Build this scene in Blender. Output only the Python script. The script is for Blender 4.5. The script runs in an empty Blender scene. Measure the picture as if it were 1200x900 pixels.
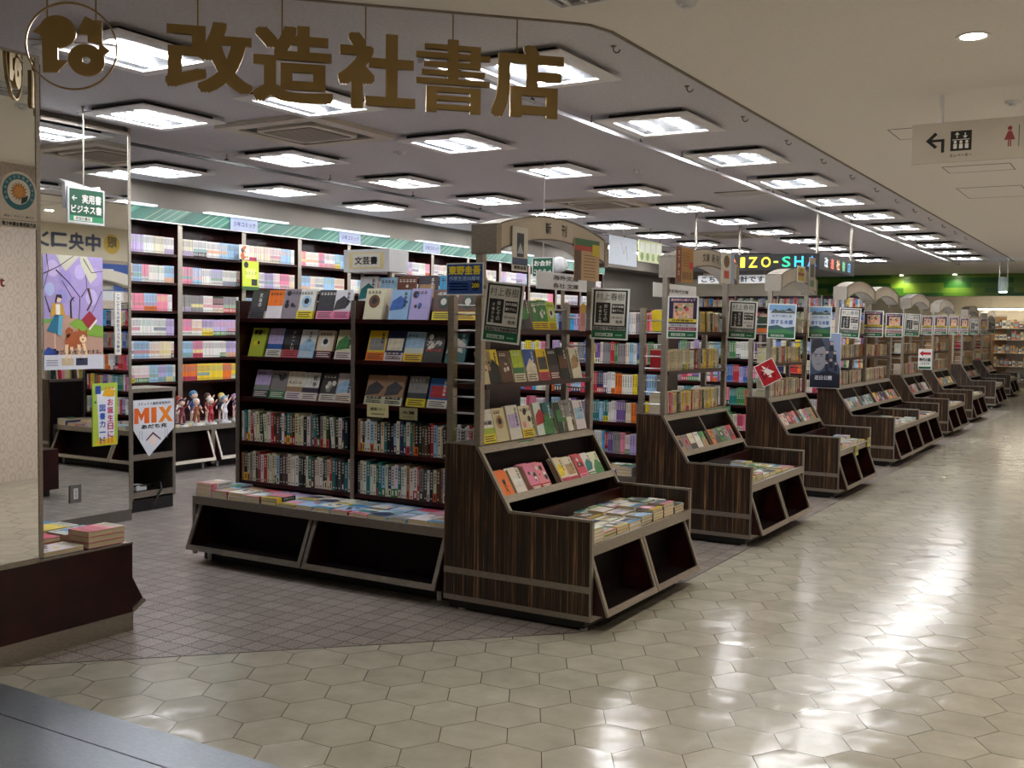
import bpy, bmesh, math, random
import numpy as np
from mathutils import Matrix, Vector

R = random.Random(11)
SC = bpy.context.scene
COL = SC.collection
CE = 2.97          # ceiling height
HC = 1.5           # eye height

# ------------------------------------------------------------------ camera
F_, TH, PI_, RO = 1244.3, .5396, .0520, .0140
fw = Vector((-math.sin(TH)*math.cos(PI_), math.cos(TH)*math.cos(PI_), -math.sin(PI_)))
r0 = Vector((math.cos(TH), math.sin(TH), 0)); d0 = fw.cross(r0)
rt = r0*math.cos(RO) - d0*math.sin(RO)
dn = fw.cross(rt)
cam = bpy.data.cameras.new('camera'); co = bpy.data.objects.new('camera', cam); COL.objects.link(co)
cam.sensor_width = 36; cam.lens = F_*36/1200; cam.clip_start = .02; cam.clip_end = 200
up = -dn; bk = -fw
co.matrix_world = Matrix(((rt.x, up.x, bk.x, 0), (rt.y, up.y, bk.y, 0), (rt.z, up.z, bk.z, HC), (0, 0, 0, 1)))
SC.camera = co

def ray(u, v): return rt*((u-600)/F_) + dn*((v-450)/F_) + fw
def atZ(u, v, z): q = ray(u, v); t = (z-HC)/q.z; return Vector((q.x*t, q.y*t, z))
def atX(u, v, x): q = ray(u, v); t = x/q.x; return Vector((x, q.y*t, HC+q.z*t))
def atY(u, v, y): q = ray(u, v); t = y/q.y; return Vector((q.x*t, y, HC+q.z*t))
def atK(u, v, k=-7.0): q = ray(u, v); t = k/(q.x-q.y); return Vector((q.x*t, q.y*t, HC+q.z*t))
def px_size(p): return F_/max(.5, (Vector(p)-Vector((0, 0, HC))).dot(fw))

# ------------------------------------------------------------------ colours and materials
def lin(c):
    o = []
    for v in c[:3]:
        v /= 255.
        o.append(v/12.92 if v <= .04045 else ((v+.055)/1.055)**2.4)
    return (o[0], o[1], o[2], 1.)

MATS = {}
def nmat(name):
    m = bpy.data.materials.new(name); m.use_nodes = True
    nt = m.node_tree; b = nt.nodes['Principled BSDF']
    MATS[name] = m
    return m, nt, b
def N(nt, t, **k):
    n = nt.nodes.new(t)
    for a, v in k.items(): setattr(n, a, v)
    return n
def simple(name, col, rough=.5, metal=0., spec=.5, emit=None, es=0., coat=0.):
    m, nt, b = nmat(name)
    b.inputs['Base Color'].default_value = lin(col); b.inputs['Roughness'].default_value = rough
    b.inputs['Metallic'].default_value = metal; b.inputs['Specular IOR Level'].default_value = spec
    if coat: b.inputs['Coat Weight'].default_value = coat; b.inputs['Coat Roughness'].default_value = .1
    if emit: b.inputs['Emission Color'].default_value = lin(emit); b.inputs['Emission Strength'].default_value = es
    return m, nt, b
def noisy(name, c1, c2, rough, scale=8, metal=0, stretch=(1, 1, 1), bump=0., detail=4, r2=None, lo=.35, hi=.65):
    m, nt, b = nmat(name)
    tc = N(nt, 'ShaderNodeTexCoord'); mp = N(nt, 'ShaderNodeMapping'); mp.inputs['Scale'].default_value = stretch
    no = N(nt, 'ShaderNodeTexNoise'); no.inputs['Scale'].default_value = scale; no.inputs['Detail'].default_value = detail
    cr = N(nt, 'ShaderNodeValToRGB'); cr.color_ramp.elements[0].color = lin(c1); cr.color_ramp.elements[1].color = lin(c2)
    cr.color_ramp.elements[0].position = lo; cr.color_ramp.elements[1].position = hi
    L = nt.links.new
    L(tc.outputs['Object'], mp.inputs['Vector']); L(mp.outputs['Vector'], no.inputs['Vector']); L(no.outputs['Fac'], cr.inputs['Fac']); L(cr.outputs['Color'], b.inputs['Base Color'])
    b.inputs['Roughness'].default_value = rough; b.inputs['Metallic'].default_value = metal
    if r2 is not None:
        mr = N(nt, 'ShaderNodeMapRange'); mr.inputs['To Min'].default_value = rough; mr.inputs['To Max'].default_value = r2
        L(no.outputs['Fac'], mr.inputs['Value']); L(mr.outputs['Result'], b.inputs['Roughness'])
    if bump:
        bp = N(nt, 'ShaderNodeBump'); bp.inputs['Strength'].default_value = bump; bp.inputs['Distance'].default_value = .01
        L(no.outputs['Fac'], bp.inputs['Height']); L(bp.outputs['Normal'], b.inputs['Normal'])
    return m, nt, b

def attr_mat(name, rough, var=.12, spec=.5, scale=60, coat=0., metal=0., emit=0.):
    """printed / painted surface: its colour comes from the mesh's own colour attribute, slightly mottled"""
    m, nt, b = nmat(name); L = nt.links.new
    at = N(nt, 'ShaderNodeAttribute', attribute_name='Col')
    tc = N(nt, 'ShaderNodeTexCoord'); no = N(nt, 'ShaderNodeTexNoise'); no.inputs['Scale'].default_value = scale; no.inputs['Detail'].default_value = 3
    mr = N(nt, 'ShaderNodeMapRange'); mr.inputs['To Min'].default_value = 1-var; mr.inputs['To Max'].default_value = 1+var
    mx = N(nt, 'ShaderNodeVectorMath', operation='SCALE')
    L(tc.outputs['Object'], no.inputs['Vector']); L(no.outputs['Fac'], mr.inputs['Value'])
    L(at.outputs['Color'], mx.inputs[0]); L(mr.outputs['Result'], mx.inputs['Scale'])
    L(mx.outputs['Vector'], b.inputs['Base Color'])
    b.inputs['Roughness'].default_value = rough; b.inputs['Specular IOR Level'].default_value = spec; b.inputs['Metallic'].default_value = metal
    if coat: b.inputs['Coat Weight'].default_value = coat; b.inputs['Coat Roughness'].default_value = .15
    if emit: L(mx.outputs['Vector'], b.inputs['Emission Color']); b.inputs['Emission Strength'].default_value = emit
attr_mat('print', .38, .10)
attr_mat('paper', .8, .08)
attr_mat('paint', .5, .03, scale=9)
attr_mat('lit', .5, .02, emit=.45)

noisy('steel', (148, 141, 130), (170, 163, 152), .42, scale=30, metal=1, stretch=(1, 1, 12), r2=.46)
noisy('steel_dark', (118, 114, 108), (138, 133, 127), .45, scale=30, metal=.9, stretch=(1, 1, 10))
noisy('chrome', (185, 186, 188), (205, 206, 208), .3, scale=20, metal=1)
noisy('maroon', (30, 8, 9), (50, 13, 14), .3, scale=7, detail=6); MATS['maroon'].node_tree.nodes['Principled BSDF'].inputs['Specular IOR Level'].default_value = .35
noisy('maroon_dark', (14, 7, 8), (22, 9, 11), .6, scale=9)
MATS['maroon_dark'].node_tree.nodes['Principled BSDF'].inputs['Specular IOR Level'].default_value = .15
noisy('black', (9, 9, 10), (16, 15, 16), .5, scale=20)
noisy('cream_panel', (196, 188, 172), (206, 198, 184), .45, scale=3)
noisy('white_plastic', (205, 208, 210), (218, 220, 222), .35, scale=4)
noisy('gold', (150, 126, 80), (160, 136, 90), .42, scale=3, metal=.8)
noisy('plate_metal', (118, 124, 132), (140, 146, 154), .34, scale=40, metal=.7, stretch=(1, 18, 1), bump=.05)
noisy('soffit', (112, 106, 98), (118, 112, 104), .8, scale=2)
noisy('wall_cream', (222, 212, 188), (226, 217, 194), .8, scale=2)
noisy('ceil_shop', (198, 197, 203), (208, 207, 212), .9, scale=60, detail=6, bump=.12, lo=.4, hi=.6)
noisy('ceil_cor', (232, 228, 218), (236, 232, 223), .9, scale=40, bump=.05)
noisy('fixture', (226, 226, 226), (234, 234, 234), .45, scale=5)
noisy('grille', (104, 94, 80), (132, 120, 104), .6, scale=90, stretch=(1, 12, 1))
simple('glass_lens', (255, 255, 255), .3)

m, nt, b = nmat('mirror'); b.inputs['Base Color'].default_value = (.86, .88, .87, 1); b.inputs['Metallic'].default_value = 1; b.inputs['Roughness'].default_value = .015
def emis(name, col, s, vary=False):
    m = bpy.data.materials.new(name); m.use_nodes = True; nt = m.node_tree
    for n in list(nt.nodes): nt.nodes.remove(n)
    e = N(nt, 'ShaderNodeEmission'); e.inputs['Color'].default_value = lin(col); e.inputs['Strength'].default_value = s
    o = N(nt, 'ShaderNodeOutputMaterial'); nt.links.new(e.outputs[0], o.inputs[0]); MATS[name] = m
emis('tube', (250, 250, 252), 50)
simple('reflector', (120, 142, 164), .35, emit=(200, 226, 255), es=.12)
emis('lens', (205, 228, 255), 6.0)
emis('down', (255, 240, 214), 45)
emis('strip', (235, 248, 255), .55)
emis('far_tube', (255, 244, 222), 12)

# zebrano side panels
m, nt, b = nmat('zebrano'); L = nt.links.new
tc = N(nt, 'ShaderNodeTexCoord'); mp = N(nt, 'ShaderNodeMapping'); mp.inputs['Scale'].default_value = (1, 1, .012)
no = N(nt, 'ShaderNodeTexNoise'); no.inputs['Scale'].default_value = 120; no.inputs['Detail'].default_value = 6; no.inputs['Roughness'].default_value = .7
n2 = N(nt, 'ShaderNodeTexNoise'); n2.inputs['Scale'].default_value = 14; n2.inputs['Detail'].default_value = 2
cr = N(nt, 'ShaderNodeValToRGB'); e = cr.color_ramp.elements
e[0].position = .4; e[0].color = lin((20, 14, 11)); e[1].position = .66; e[1].color = lin((138, 106, 74))
x = e.new(.5); x.color = lin((36, 23, 13)); x = e.new(.57); x.color = lin((66, 45, 28))
ad = N(nt, 'ShaderNodeMath', operation='MULTIPLY_ADD'); ad.inputs[1].default_value = .35; 
L(tc.outputs['Object'], mp.inputs['Vector']); L(mp.outputs['Vector'], no.inputs['Vector']); L(mp.outputs['Vector'], n2.inputs['Vector'])
sb = N(nt, 'ShaderNodeMath', operation='SUBTRACT'); sb.inputs[1].default_value = .5
L(n2.outputs['Fac'], sb.inputs[0]); L(sb.outputs[0], ad.inputs[0]); L(no.outputs['Fac'], ad.inputs[2]); L(ad.outputs[0], cr.inputs['Fac'])
L(cr.outputs['Color'], b.inputs['Base Color']); b.inputs['Roughness'].default_value = .38

# shop floor: 11.5 cm granite tiles with dark joints
m, nt, b = nmat('floor_tiles'); L = nt.links.new
tc = N(nt, 'ShaderNodeTexCoord'); sp = N(nt, 'ShaderNodeSeparateXYZ'); L(tc.outputs['Object'], sp.inputs[0])
def joint(nt, src, size, off, w):
    a = N(nt, 'ShaderNodeMath', operation='ADD'); a.inputs[1].default_value = off; L2 = nt.links.new; L2(src, a.inputs[0])
    d = N(nt, 'ShaderNodeMath', operation='DIVIDE'); d.inputs[1].default_value = size; L2(a.outputs[0], d.inputs[0])
    f = N(nt, 'ShaderNodeMath', operation='FRACT'); L2(d.outputs[0], f.inputs[0])
    s = N(nt, 'ShaderNodeMath', operation='SUBTRACT'); s.inputs[1].default_value = .5; L2(f.outputs[0], s.inputs[0])
    ab = N(nt, 'ShaderNodeMath', operation='ABSOLUTE'); L2(s.outputs[0], ab.inputs[0])
    g = N(nt, 'ShaderNodeMath', operation='GREATER_THAN'); g.inputs[1].default_value = .5-w/size/2; L2(ab.outputs[0], g.inputs[0])
    fl = N(nt, 'ShaderNodeMath', operation='FLOOR'); L2(d.outputs[0], fl.inputs[0])
    return g, fl
gx, fx = joint(nt, sp.outputs['X'], .1155, 3.466+.1155*50, .0062); gy, fy = joint(nt, sp.outputs['Y'], .1155, -3.998+.1155*50, .0062)
mxj = N(nt, 'ShaderNodeMath', operation='MAXIMUM'); L(gx.outputs[0], mxj.inputs[0]); L(gy.outputs[0], mxj.inputs[1])
cb = N(nt, 'ShaderNodeCombineXYZ'); L(fx.outputs[0], cb.inputs[0]); L(fy.outputs[0], cb.inputs[1])
wn = N(nt, 'ShaderNodeTexWhiteNoise', noise_dimensions='3D'); L(cb.outputs[0], wn.inputs['Vector'])
sk = N(nt, 'ShaderNodeTexNoise'); sk.inputs['Scale'].default_value = 160; sk.inputs['Detail'].default_value = 2; L(tc.outputs['Object'], sk.inputs['Vector'])
cr = N(nt, 'ShaderNodeValToRGB'); cr.color_ramp.elements[0].position = .38; cr.color_ramp.elements[0].color = lin((108, 101, 98)); cr.color_ramp.elements[1].position = .62; cr.color_ramp.elements[1].color = lin((162, 153, 147))
L(sk.outputs['Fac'], cr.inputs['Fac'])
mr = N(nt, 'ShaderNodeMapRange'); mr.inputs['To Min'].default_value = .9; mr.inputs['To Max'].default_value = 1.08; L(wn.outputs['Value'], mr.inputs['Value'])
sc_ = N(nt, 'ShaderNodeVectorMath', operation='SCALE'); L(cr.outputs['Color'], sc_.inputs[0]); L(mr.outputs['Result'], sc_.inputs['Scale'])
mx = N(nt, 'ShaderNodeMix', data_type='RGBA'); L(mxj.outputs[0], mx.inputs['Factor']); L(sc_.outputs[0], mx.inputs['A']); mx.inputs['B'].default_value = lin((40, 33, 31))
L(mx.outputs['Result'], b.inputs['Base Color'])
mr2 = N(nt, 'ShaderNodeMapRange'); mr2.inputs['To Min'].default_value = .26; mr2.inputs['To Max'].default_value = .8; L(mxj.outputs[0], mr2.inputs['Value']); L(mr2.outputs['Result'], b.inputs['Roughness'])
bp = N(nt, 'ShaderNodeBump', invert=True); bp.inputs['Distance'].default_value = .002; bp.inputs['Strength'].default_value = .6; L(mxj.outputs[0], bp.inputs['Height']); L(bp.outputs['Normal'], b.inputs['Normal'])

# corridor floor: hexagonal stone-look tiles, 25 cm flat to flat, slightly uneven and polished
m, nt, b = nmat('floor_hex'); L = nt.links.new
def M_(op, a, bb=None, c=None):
    n = N(nt, 'ShaderNodeMath', operation=op)
    for i, v in enumerate((a, bb, c)):
        if v is None: continue
        if isinstance(v, (int, float)): n.inputs[i].default_value = v
        else: nt.links.new(v, n.inputs[i])
    return n.outputs[0]
tc = N(nt, 'ShaderNodeTexCoord'); sp = N(nt, 'ShaderNodeSeparateXYZ'); L(tc.outputs['Object'], sp.inputs[0])
s = .249; sx, sy = s*math.sqrt(3), s
def cell(ox, oy):
    ax = M_('DIVIDE', M_('SUBTRACT', sp.outputs['X'], ox), sx); ay = M_('DIVIDE', M_('SUBTRACT', sp.outputs['Y'], oy), sy)
    ix = M_('ROUND', ax); iy = M_('ROUND', ay)
    dx = M_('MULTIPLY', M_('SUBTRACT', ax, ix), sx); dy = M_('MULTIPLY', M_('SUBTRACT', ay, iy), sy)
    d2 = M_('ADD', M_('MULTIPLY', dx, dx), M_('MULTIPLY', dy, dy))
    return dx, dy, d2, ix, iy
ox, oy = -1.868, 3.113
A = cell(ox, oy); B = cell(ox+sx/2, oy+sy/2)
pick = M_('LESS_THAN', A[2], B[2])
def sel(a, b_): return M_('ADD', M_('MULTIPLY', a, pick), M_('MULTIPLY', b_, M_('SUBTRACT', 1., pick)))
dx, dy = sel(A[0], B[0]), sel(A[1], B[1]); ix = sel(A[3], M_('ADD', B[3], 100.5)); iy = sel(A[4], M_('ADD', B[4], 50.5))
adx, ady = M_('ABSOLUTE', dx), M_('ABSOLUTE', dy)
hx = M_('MAXIMUM', ady, M_('ADD', M_('MULTIPLY', adx, math.cos(math.pi/6)), M_('MULTIPLY', ady, .5)))
edge = M_('GREATER_THAN', hx, s/2-.0016)
cb = N(nt, 'ShaderNodeCombineXYZ'); L(ix, cb.inputs[0]); L(iy, cb.inputs[1])
wn = N(nt, 'ShaderNodeTexWhiteNoise', noise_dimensions='3D'); L(cb.outputs[0], wn.inputs['Vector'])
va = N(nt, 'ShaderNodeVectorMath', operation='MULTIPLY_ADD'); L(wn.outputs['Color'], va.inputs[0]); va.inputs[1].default_value = (9, 9, 9); L(tc.outputs['Object'], va.inputs[2])
no = N(nt, 'ShaderNodeTexNoise'); no.inputs['Scale'].default_value = 6; no.inputs['Detail'].default_value = 7; no.inputs['Roughness'].default_value = .62; L(va.outputs[0], no.inputs['Vector'])
cr = N(nt, 'ShaderNodeValToRGB'); cr.color_ramp.elements[0].position = .25; cr.color_ramp.elements[0].color = lin((146, 142, 130)); cr.color_ramp.elements[1].position = .72; cr.color_ramp.elements[1].color = lin((170, 166, 153))
L(no.outputs['Fac'], cr.inputs['Fac'])
mr = N(nt, 'ShaderNodeMapRange'); mr.inputs['To Min'].default_value = .93; mr.inputs['To Max'].default_value = 1.05; L(wn.outputs['Value'], mr.inputs['Value'])
sc_ = N(nt, 'ShaderNodeVectorMath', operation='SCALE'); L(cr.outputs['Color'], sc_.inputs[0]); L(mr.outputs['Result'], sc_.inputs['Scale'])
mx = N(nt, 'ShaderNodeMix', data_type='RGBA'); L(edge, mx.inputs['Factor']); L(sc_.outputs[0], mx.inputs['A']); mx.inputs['B'].default_value = lin((70, 62, 48))
L(mx.outputs['Result'], b.inputs['Base Color'])
n3 = N(nt, 'ShaderNodeTexNoise'); n3.inputs['Scale'].default_value = 5; n3.inputs['Detail'].default_value = 2; L(va.outputs[0], n3.inputs['Vector'])
mr = N(nt, 'ShaderNodeMapRange'); mr.inputs['To Min'].default_value = .10; mr.inputs['To Max'].default_value = .24; L(n3.outputs['Fac'], mr.inputs['Value']); L(mr.outputs['Result'], b.inputs['Roughness'])
# each tile is a little cushioned and tilted
n4 = N(nt, 'ShaderNodeTexNoise'); n4.inputs['Scale'].default_value = 6; n4.inputs['Detail'].default_value = 1.5; L(va.outputs[0], n4.inputs['Vector'])
hgt = M_('ADD', M_('MULTIPLY', n4.outputs['Fac'], .010), M_('MULTIPLY', edge, -.0012))
bp = N(nt, 'ShaderNodeBump'); bp.inputs['Distance'].default_value = 1.; bp.inputs['Strength'].default_value = .5; L(hgt, bp.inputs['Height']); L(bp.outputs['Normal'], b.inputs['Normal'])

# wallpaper of the wall across the corridor
m, nt, b = nmat('wallpaper'); L = nt.links.new
tc = N(nt, 'ShaderNodeTexCoord'); mp = N(nt, 'ShaderNodeMapping'); mp.inputs['Scale'].default_value = (1, 1, .6); L(tc.outputs['Object'], mp.inputs[0])
wv = N(nt, 'ShaderNodeTexVoronoi', feature='F1'); wv.inputs['Scale'].default_value = 11; wv.inputs['Randomness'].default_value = .25; L(mp.outputs[0], wv.inputs['Vector'])
sn = N(nt, 'ShaderNodeMath', operation='MULTIPLY'); sn.inputs[1].default_value = 26; L(wv.outputs['Distance'], sn.inputs[0]); s2 = N(nt, 'ShaderNodeMath', operation='SINE'); L(sn.outputs[0], s2.inputs[0])
cr = N(nt, 'ShaderNodeValToRGB'); cr.color_ramp.elements[0].position = .1; cr.color_ramp.elements[0].color = lin((198, 184, 174)); cr.color_ramp.elements[1].position = .8; cr.color_ramp.elements[1].color = lin((184, 169, 158))
L(s2.outputs[0], cr.inputs['Fac']); L(cr.outputs['Color'], b.inputs['Base Color']); b.inputs['Roughness'].default_value = .7

# fascia: teal print with slanting gold strokes
m, nt, b = nmat('teal_fascia'); L = nt.links.new
tc = N(nt, 'ShaderNodeTexCoord'); sp = N(nt, 'ShaderNodeSeparateXYZ'); L(tc.outputs['Object'], sp.inputs[0])
def M_(op, a, bb=None, c=None):
    n = N(nt, 'ShaderNodeMath', operation=op)
    for i, v in enumerate((a, bb, c)):
        if v is None: continue
        if isinstance(v, (int, float)): n.inputs[i].default_value = v
        else: nt.links.new(v, n.inputs[i])
    return n.outputs[0]
dg = M_('SUBTRACT', M_('MULTIPLY', sp.outputs['Y'], 9.), M_('MULTIPLY', sp.outputs['Z'], 16.))
fr = M_('FRACT', dg); ln = M_('GREATER_THAN', fr, .82)
big = M_('FRACT', M_('MULTIPLY', dg, .17)); ln = M_('MULTIPLY', ln, M_('GREATER_THAN', big, .35))
cr = N(nt, 'ShaderNodeValToRGB'); cr.color_ramp.elements[0].color = lin((20, 84, 70)); cr.color_ramp.elements[1].color = lin((58, 122, 108)); L(big, cr.inputs['Fac'])
mx = N(nt, 'ShaderNodeMix', data_type='RGBA'); L(ln, mx.inputs['Factor']); L(cr.outputs['Color'], mx.inputs['A']); mx.inputs['B'].default_value = lin((120, 146, 118))
L(mx.outputs['Result'], b.inputs['Base Color']); b.inputs['Roughness'].default_value = .4

# green block header at the corridor's end
m, nt, b = nmat('green_blocks'); L = nt.links.new
tc = N(nt, 'ShaderNodeTexCoord'); br = N(nt, 'ShaderNodeTexBrick'); br.inputs['Scale'].default_value = 1.0
br.inputs['Brick Width'].default_value = .62; br.inputs['Row Height'].default_value = .12; br.inputs['Mortar Size'].default_value = .0; br.inputs['Bias'].default_value = -.1
br.inputs['Color1'].default_value = lin((30, 92, 26)); br.inputs['Color2'].default_value = lin((118, 150, 44)); br.offset_frequency = 2
mp = N(nt, 'ShaderNodeMapping'); mp.inputs['Rotation'].default_value = (math.pi/2, 0, 0); L(tc.outputs['Object'], mp.inputs[0]); L(mp.outputs[0], br.inputs['Vector'])
L(br.outputs['Color'], b.inputs['Base Color']); b.inputs['Roughness'].default_value = .4

# glass-like acrylic
m, nt, b = nmat('acrylic'); b.inputs['Base Color'].default_value = (.95, .97, .97, 1); b.inputs['Roughness'].default_value = .08
b.inputs['Transmission Weight'].default_value = .9; b.inputs['IOR'].default_value = 1.2

# ------------------------------------------------------------------ mesh builder
_txt = {}
def text_geo(s, bold):
    k = (s, bold)
    if k in _txt: return _txt[k]
    c = bpy.data.curves.new('t', 'FONT'); c.body = s; c.size = 1; c.offset = bold; c.resolution_u = 3
    o = bpy.data.objects.new('t', c); COL.objects.link(o); bpy.context.view_layer.update()
    me = bpy.data.meshes.new_from_object(o.evaluated_get(bpy.context.evaluated_depsgraph_get()))
    bm = bmesh.new(); bm.from_mesh(me); bmesh.ops.dissolve_degenerate(bm, edges=bm.edges, dist=.0005)
    vs = [(v.co.x, v.co.y) for v in bm.verts]; bm.verts.index_update(); fs = [[v.index for v in f.verts] for f in bm.faces]
    bm.free(); bpy.data.objects.remove(o); bpy.data.curves.remove(c); bpy.data.meshes.remove(me)
    if not vs: vs = [(0, 0)]
    x0 = min(v[0] for v in vs); x1 = max(v[0] for v in vs); y0 = min(v[1] for v in vs); y1 = max(v[1] for v in vs)
    _txt[k] = (vs, fs, x0, x1, y0, y1)
    return _txt[k]

def frame(o, right, up):
    r = Vector(right).normalized(); u = Vector(up).normalized(); n = r.cross(u); u = n.cross(r)
    return Matrix(((r.x, u.x, n.x, o[0]), (r.y, u.y, n.y, o[1]), (r.z, u.z, n.z, o[2]), (0, 0, 0, 1)))
I4 = Matrix.Identity(4)
def T(x, y, z): return Matrix.Translation((x, y, z))
def RZ(a): return Matrix.Rotation(a, 4, 'Z')
def RX(a): return Matrix.Rotation(a, 4, 'X')
def RY(a): return Matrix.Rotation(a, 4, 'Y')

class MB:
    def __init__(s): s.v = []; s.f = []; s.m = []; s.c = []; s.names = []
    def mi(s, n):
        if n not in s.names: s.names.append(n)
        return s.names.index(n)
    def add(s, vs, fs, mat='paint', col=(128, 128, 128), M=None):
        b = len(s.v)
        if M is not None: vs = [tuple(M @ Vector(v)) for v in vs]
        s.v += [tuple(v) for v in vs]; k = s.mi(mat); c = lin(col)
        for f in fs: s.f.append([b+i for i in f]); s.m.append(k); s.c.append(c)
        return s
    def box(s, x0, y0, z0, x1, y1, z1, mat='paint', col=(128, 128, 128), M=None):
        if x1 < x0: x0, x1 = x1, x0
        if y1 < y0: y0, y1 = y1, y0
        if z1 < z0: z0, z1 = z1, z0
        vs = [(x0, y0, z0), (x1, y0, z0), (x1, y1, z0), (x0, y1, z0), (x0, y0, z1), (x1, y0, z1), (x1, y1, z1), (x0, y1, z1)]
        return s.add(vs, [(0, 3, 2, 1), (4, 5, 6, 7), (0, 1, 5, 4), (1, 2, 6, 5), (2, 3, 7, 6), (3, 0, 4, 7)], mat, col, M)
    def prism(s, poly, F, d0, d1, mat='paint', col=(128, 128, 128)):
        """polygon in the plane of frame F (x right, y up), thickened along its normal from d0 to d1"""
        n = len(poly)
        a = sum(poly[i][0]*poly[(i+1) % n][1]-poly[(i+1) % n][0]*poly[i][1] for i in range(n))
        if a < 0: poly = poly[::-1]
        if d1 < d0: d0, d1 = d1, d0
        vs = [(p[0], p[1], d0) for p in poly]+[(p[0], p[1], d1) for p in poly]
        fs = [tuple(range(n-1, -1, -1)), tuple(range(n, 2*n))]+[(i, (i+1) % n, n+(i+1) % n, n+i) for i in range(n)]
        return s.add(vs, fs, mat, col, F)
    def bar(s, a, b, w, h, mat='steel', col=(128, 128, 128), up=(0, 0, 1)):
        a, b = Vector(a), Vector(b); d = b-a; L = d.length; d.normalize(); u = Vector(up)
        if abs(d.dot(u)) > .95: u = Vector((1, 0, 0))
        sd = d.cross(u).normalized(); u = sd.cross(d)
        M = Matrix(((d.x, sd.x, u.x, a.x), (d.y, sd.y, u.y, a.y), (d.z, sd.z, u.z, a.z), (0, 0, 0, 1)))
        return s.box(0, -w/2, -h/2, L, w/2, h/2, mat, col, M)
    def tube(s, a, b, r, mat='steel', col=(128, 128, 128), n=10, r2=None):
        a, b = Vector(a), Vector(b); d = (b-a); L = d.length; q = d.to_track_quat('Z', 'Y').to_matrix().to_4x4(); q.translation = a
        r2 = r if r2 is None else r2
        vs = [(r*math.cos(2*math.pi*i/n), r*math.sin(2*math.pi*i/n), 0) for i in range(n)]+[(r2*math.cos(2*math.pi*i/n), r2*math.sin(2*math.pi*i/n), L) for i in range(n)]
        fs = [tuple(range(n-1, -1, -1)), tuple(range(n, 2*n))]+[(i, (i+1) % n, n+(i+1) % n, n+i) for i in range(n)]
        return s.add(vs, fs, mat, col, q)
    def ball(s, c, r, mat='paint', col=(128, 128, 128), n=8, k=6, sc=(1, 1, 1), M=None):
        vs = [(0, 0, r*sc[2])]; fs = []
        for j in range(1, k):
            t = math.pi*j/k
            for i in range(n): vs.append((r*sc[0]*math.sin(t)*math.cos(2*math.pi*i/n), r*sc[1]*math.sin(t)*math.sin(2*math.pi*i/n), r*sc[2]*math.cos(t)))
        vs.append((0, 0, -r*sc[2])); e = len(vs)-1
        for i in range(n): fs.append((0, 1+i, 1+(i+1) % n)); fs.append((e, 1+(k-2)*n+(i+1) % n, 1+(k-2)*n+i))
        for j in range(k-2):
            for i in range(n): a = 1+j*n+i; b = 1+j*n+(i+1) % n; fs.append((a, a+n, b+n, b))
        MM = T(*c) if M is None else M @ T(*c)
        return s.add(vs, fs, mat, col, MM)
    def rect(s, F, x0, y0, x1, y1, col, mat='print', off=.0008):
        return s.add([(x0, y0, off), (x1, y0, off), (x1, y1, off), (x0, y1, off)], [(0, 1, 2, 3)], mat, col, F)
    def poly(s, F, pts, col, mat='print', off=.0008):
        n = len(pts); a = sum(pts[i][0]*pts[(i+1) % n][1]-pts[(i+1) % n][0]*pts[i][1] for i in range(n))
        if a < 0: pts = pts[::-1]
        return s.add([(p[0], p[1], off) for p in pts], [tuple(range(n))], mat, col, F)
    def disc(s, F, cx, cy, r, col, mat='print', off=.0008, n=20, ry=None):
        ry = r if ry is None else ry
        return s.poly(F, [(cx+r*math.cos(2*math.pi*i/n), cy+ry*math.sin(2*math.pi*i/n)) for i in range(n)], col, mat, off)
    def text(s, F, t, cx, cy, h, col, mat='print', bold=.02, off=.0016, w=None, depth=0):
        """t centred on (cx, cy) of frame F, h tall, squeezed or stretched to width w"""
        vs, fs, x0, x1, y0, y1 = text_geo(t, 0)
        k = h/max(1e-4, (y1-y0)); kx = k if w is None else w/max(1e-4, (x1-x0))
        if bold > .012 and not depth:
            for i, (a, b) in enumerate(((1, 0), (-1, 0), (0, 1), (0, -1))): s.text(F, t, cx+a*bold*kx, cy+b*bold*k, h, col, mat, 0, off+.00008*(i+1), w)
        if depth and bold > 0:
            by = bold*(.30 if t == '書' else .62)
            for i, (a, b) in enumerate(((1, 1), (1, -1), (-1, 1), (-1, -1), (1, 0), (-1, 0), (0, 1), (0, -1))):
                s.text(F, t, cx+bold*kx*a, cy+by*k*b, h, col, mat, 0, off-.0004*(i+1), w, depth-.0009*(i+1))
        P = [(cx+(v[0]-(x0+x1)/2)*kx, cy+(v[1]-(y0+y1)/2)*k, off) for v in vs]
        s.add(P, fs, mat, col, F)
        if depth > 0:   # cut-out letters: real thickness
            n = len(P); edge = {}
            for f in fs:
                for i in range(len(f)):
                    a, b = f[i], f[(i+1) % len(f)]; edge[(a, b)] = 1
            sd = [(a, b) for (a, b) in edge if (b, a) not in edge]
            back = [(p[0], p[1], off-depth) for p in P]
            s.add(back, [f[::-1] for f in fs], mat, col, F)
            q = P+back
            s.add(q, [(b, a, n+a, n+b) for a, b in sd], mat, col, F)
        return s
    def vtext(s, F, t, cx, ytop, h, col, gap=1.12, mat='print', bold=.02, off=.0016, w=None):
        for i, ch in enumerate(t):
            if ch != ' ': s.text(F, ch, cx, ytop-h*(i*gap+.5), h*(.12 if ch == 'ー' else .9), col, mat, bold, off, None if ch == 'ー' else (w or h)*.9)
        return s
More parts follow.
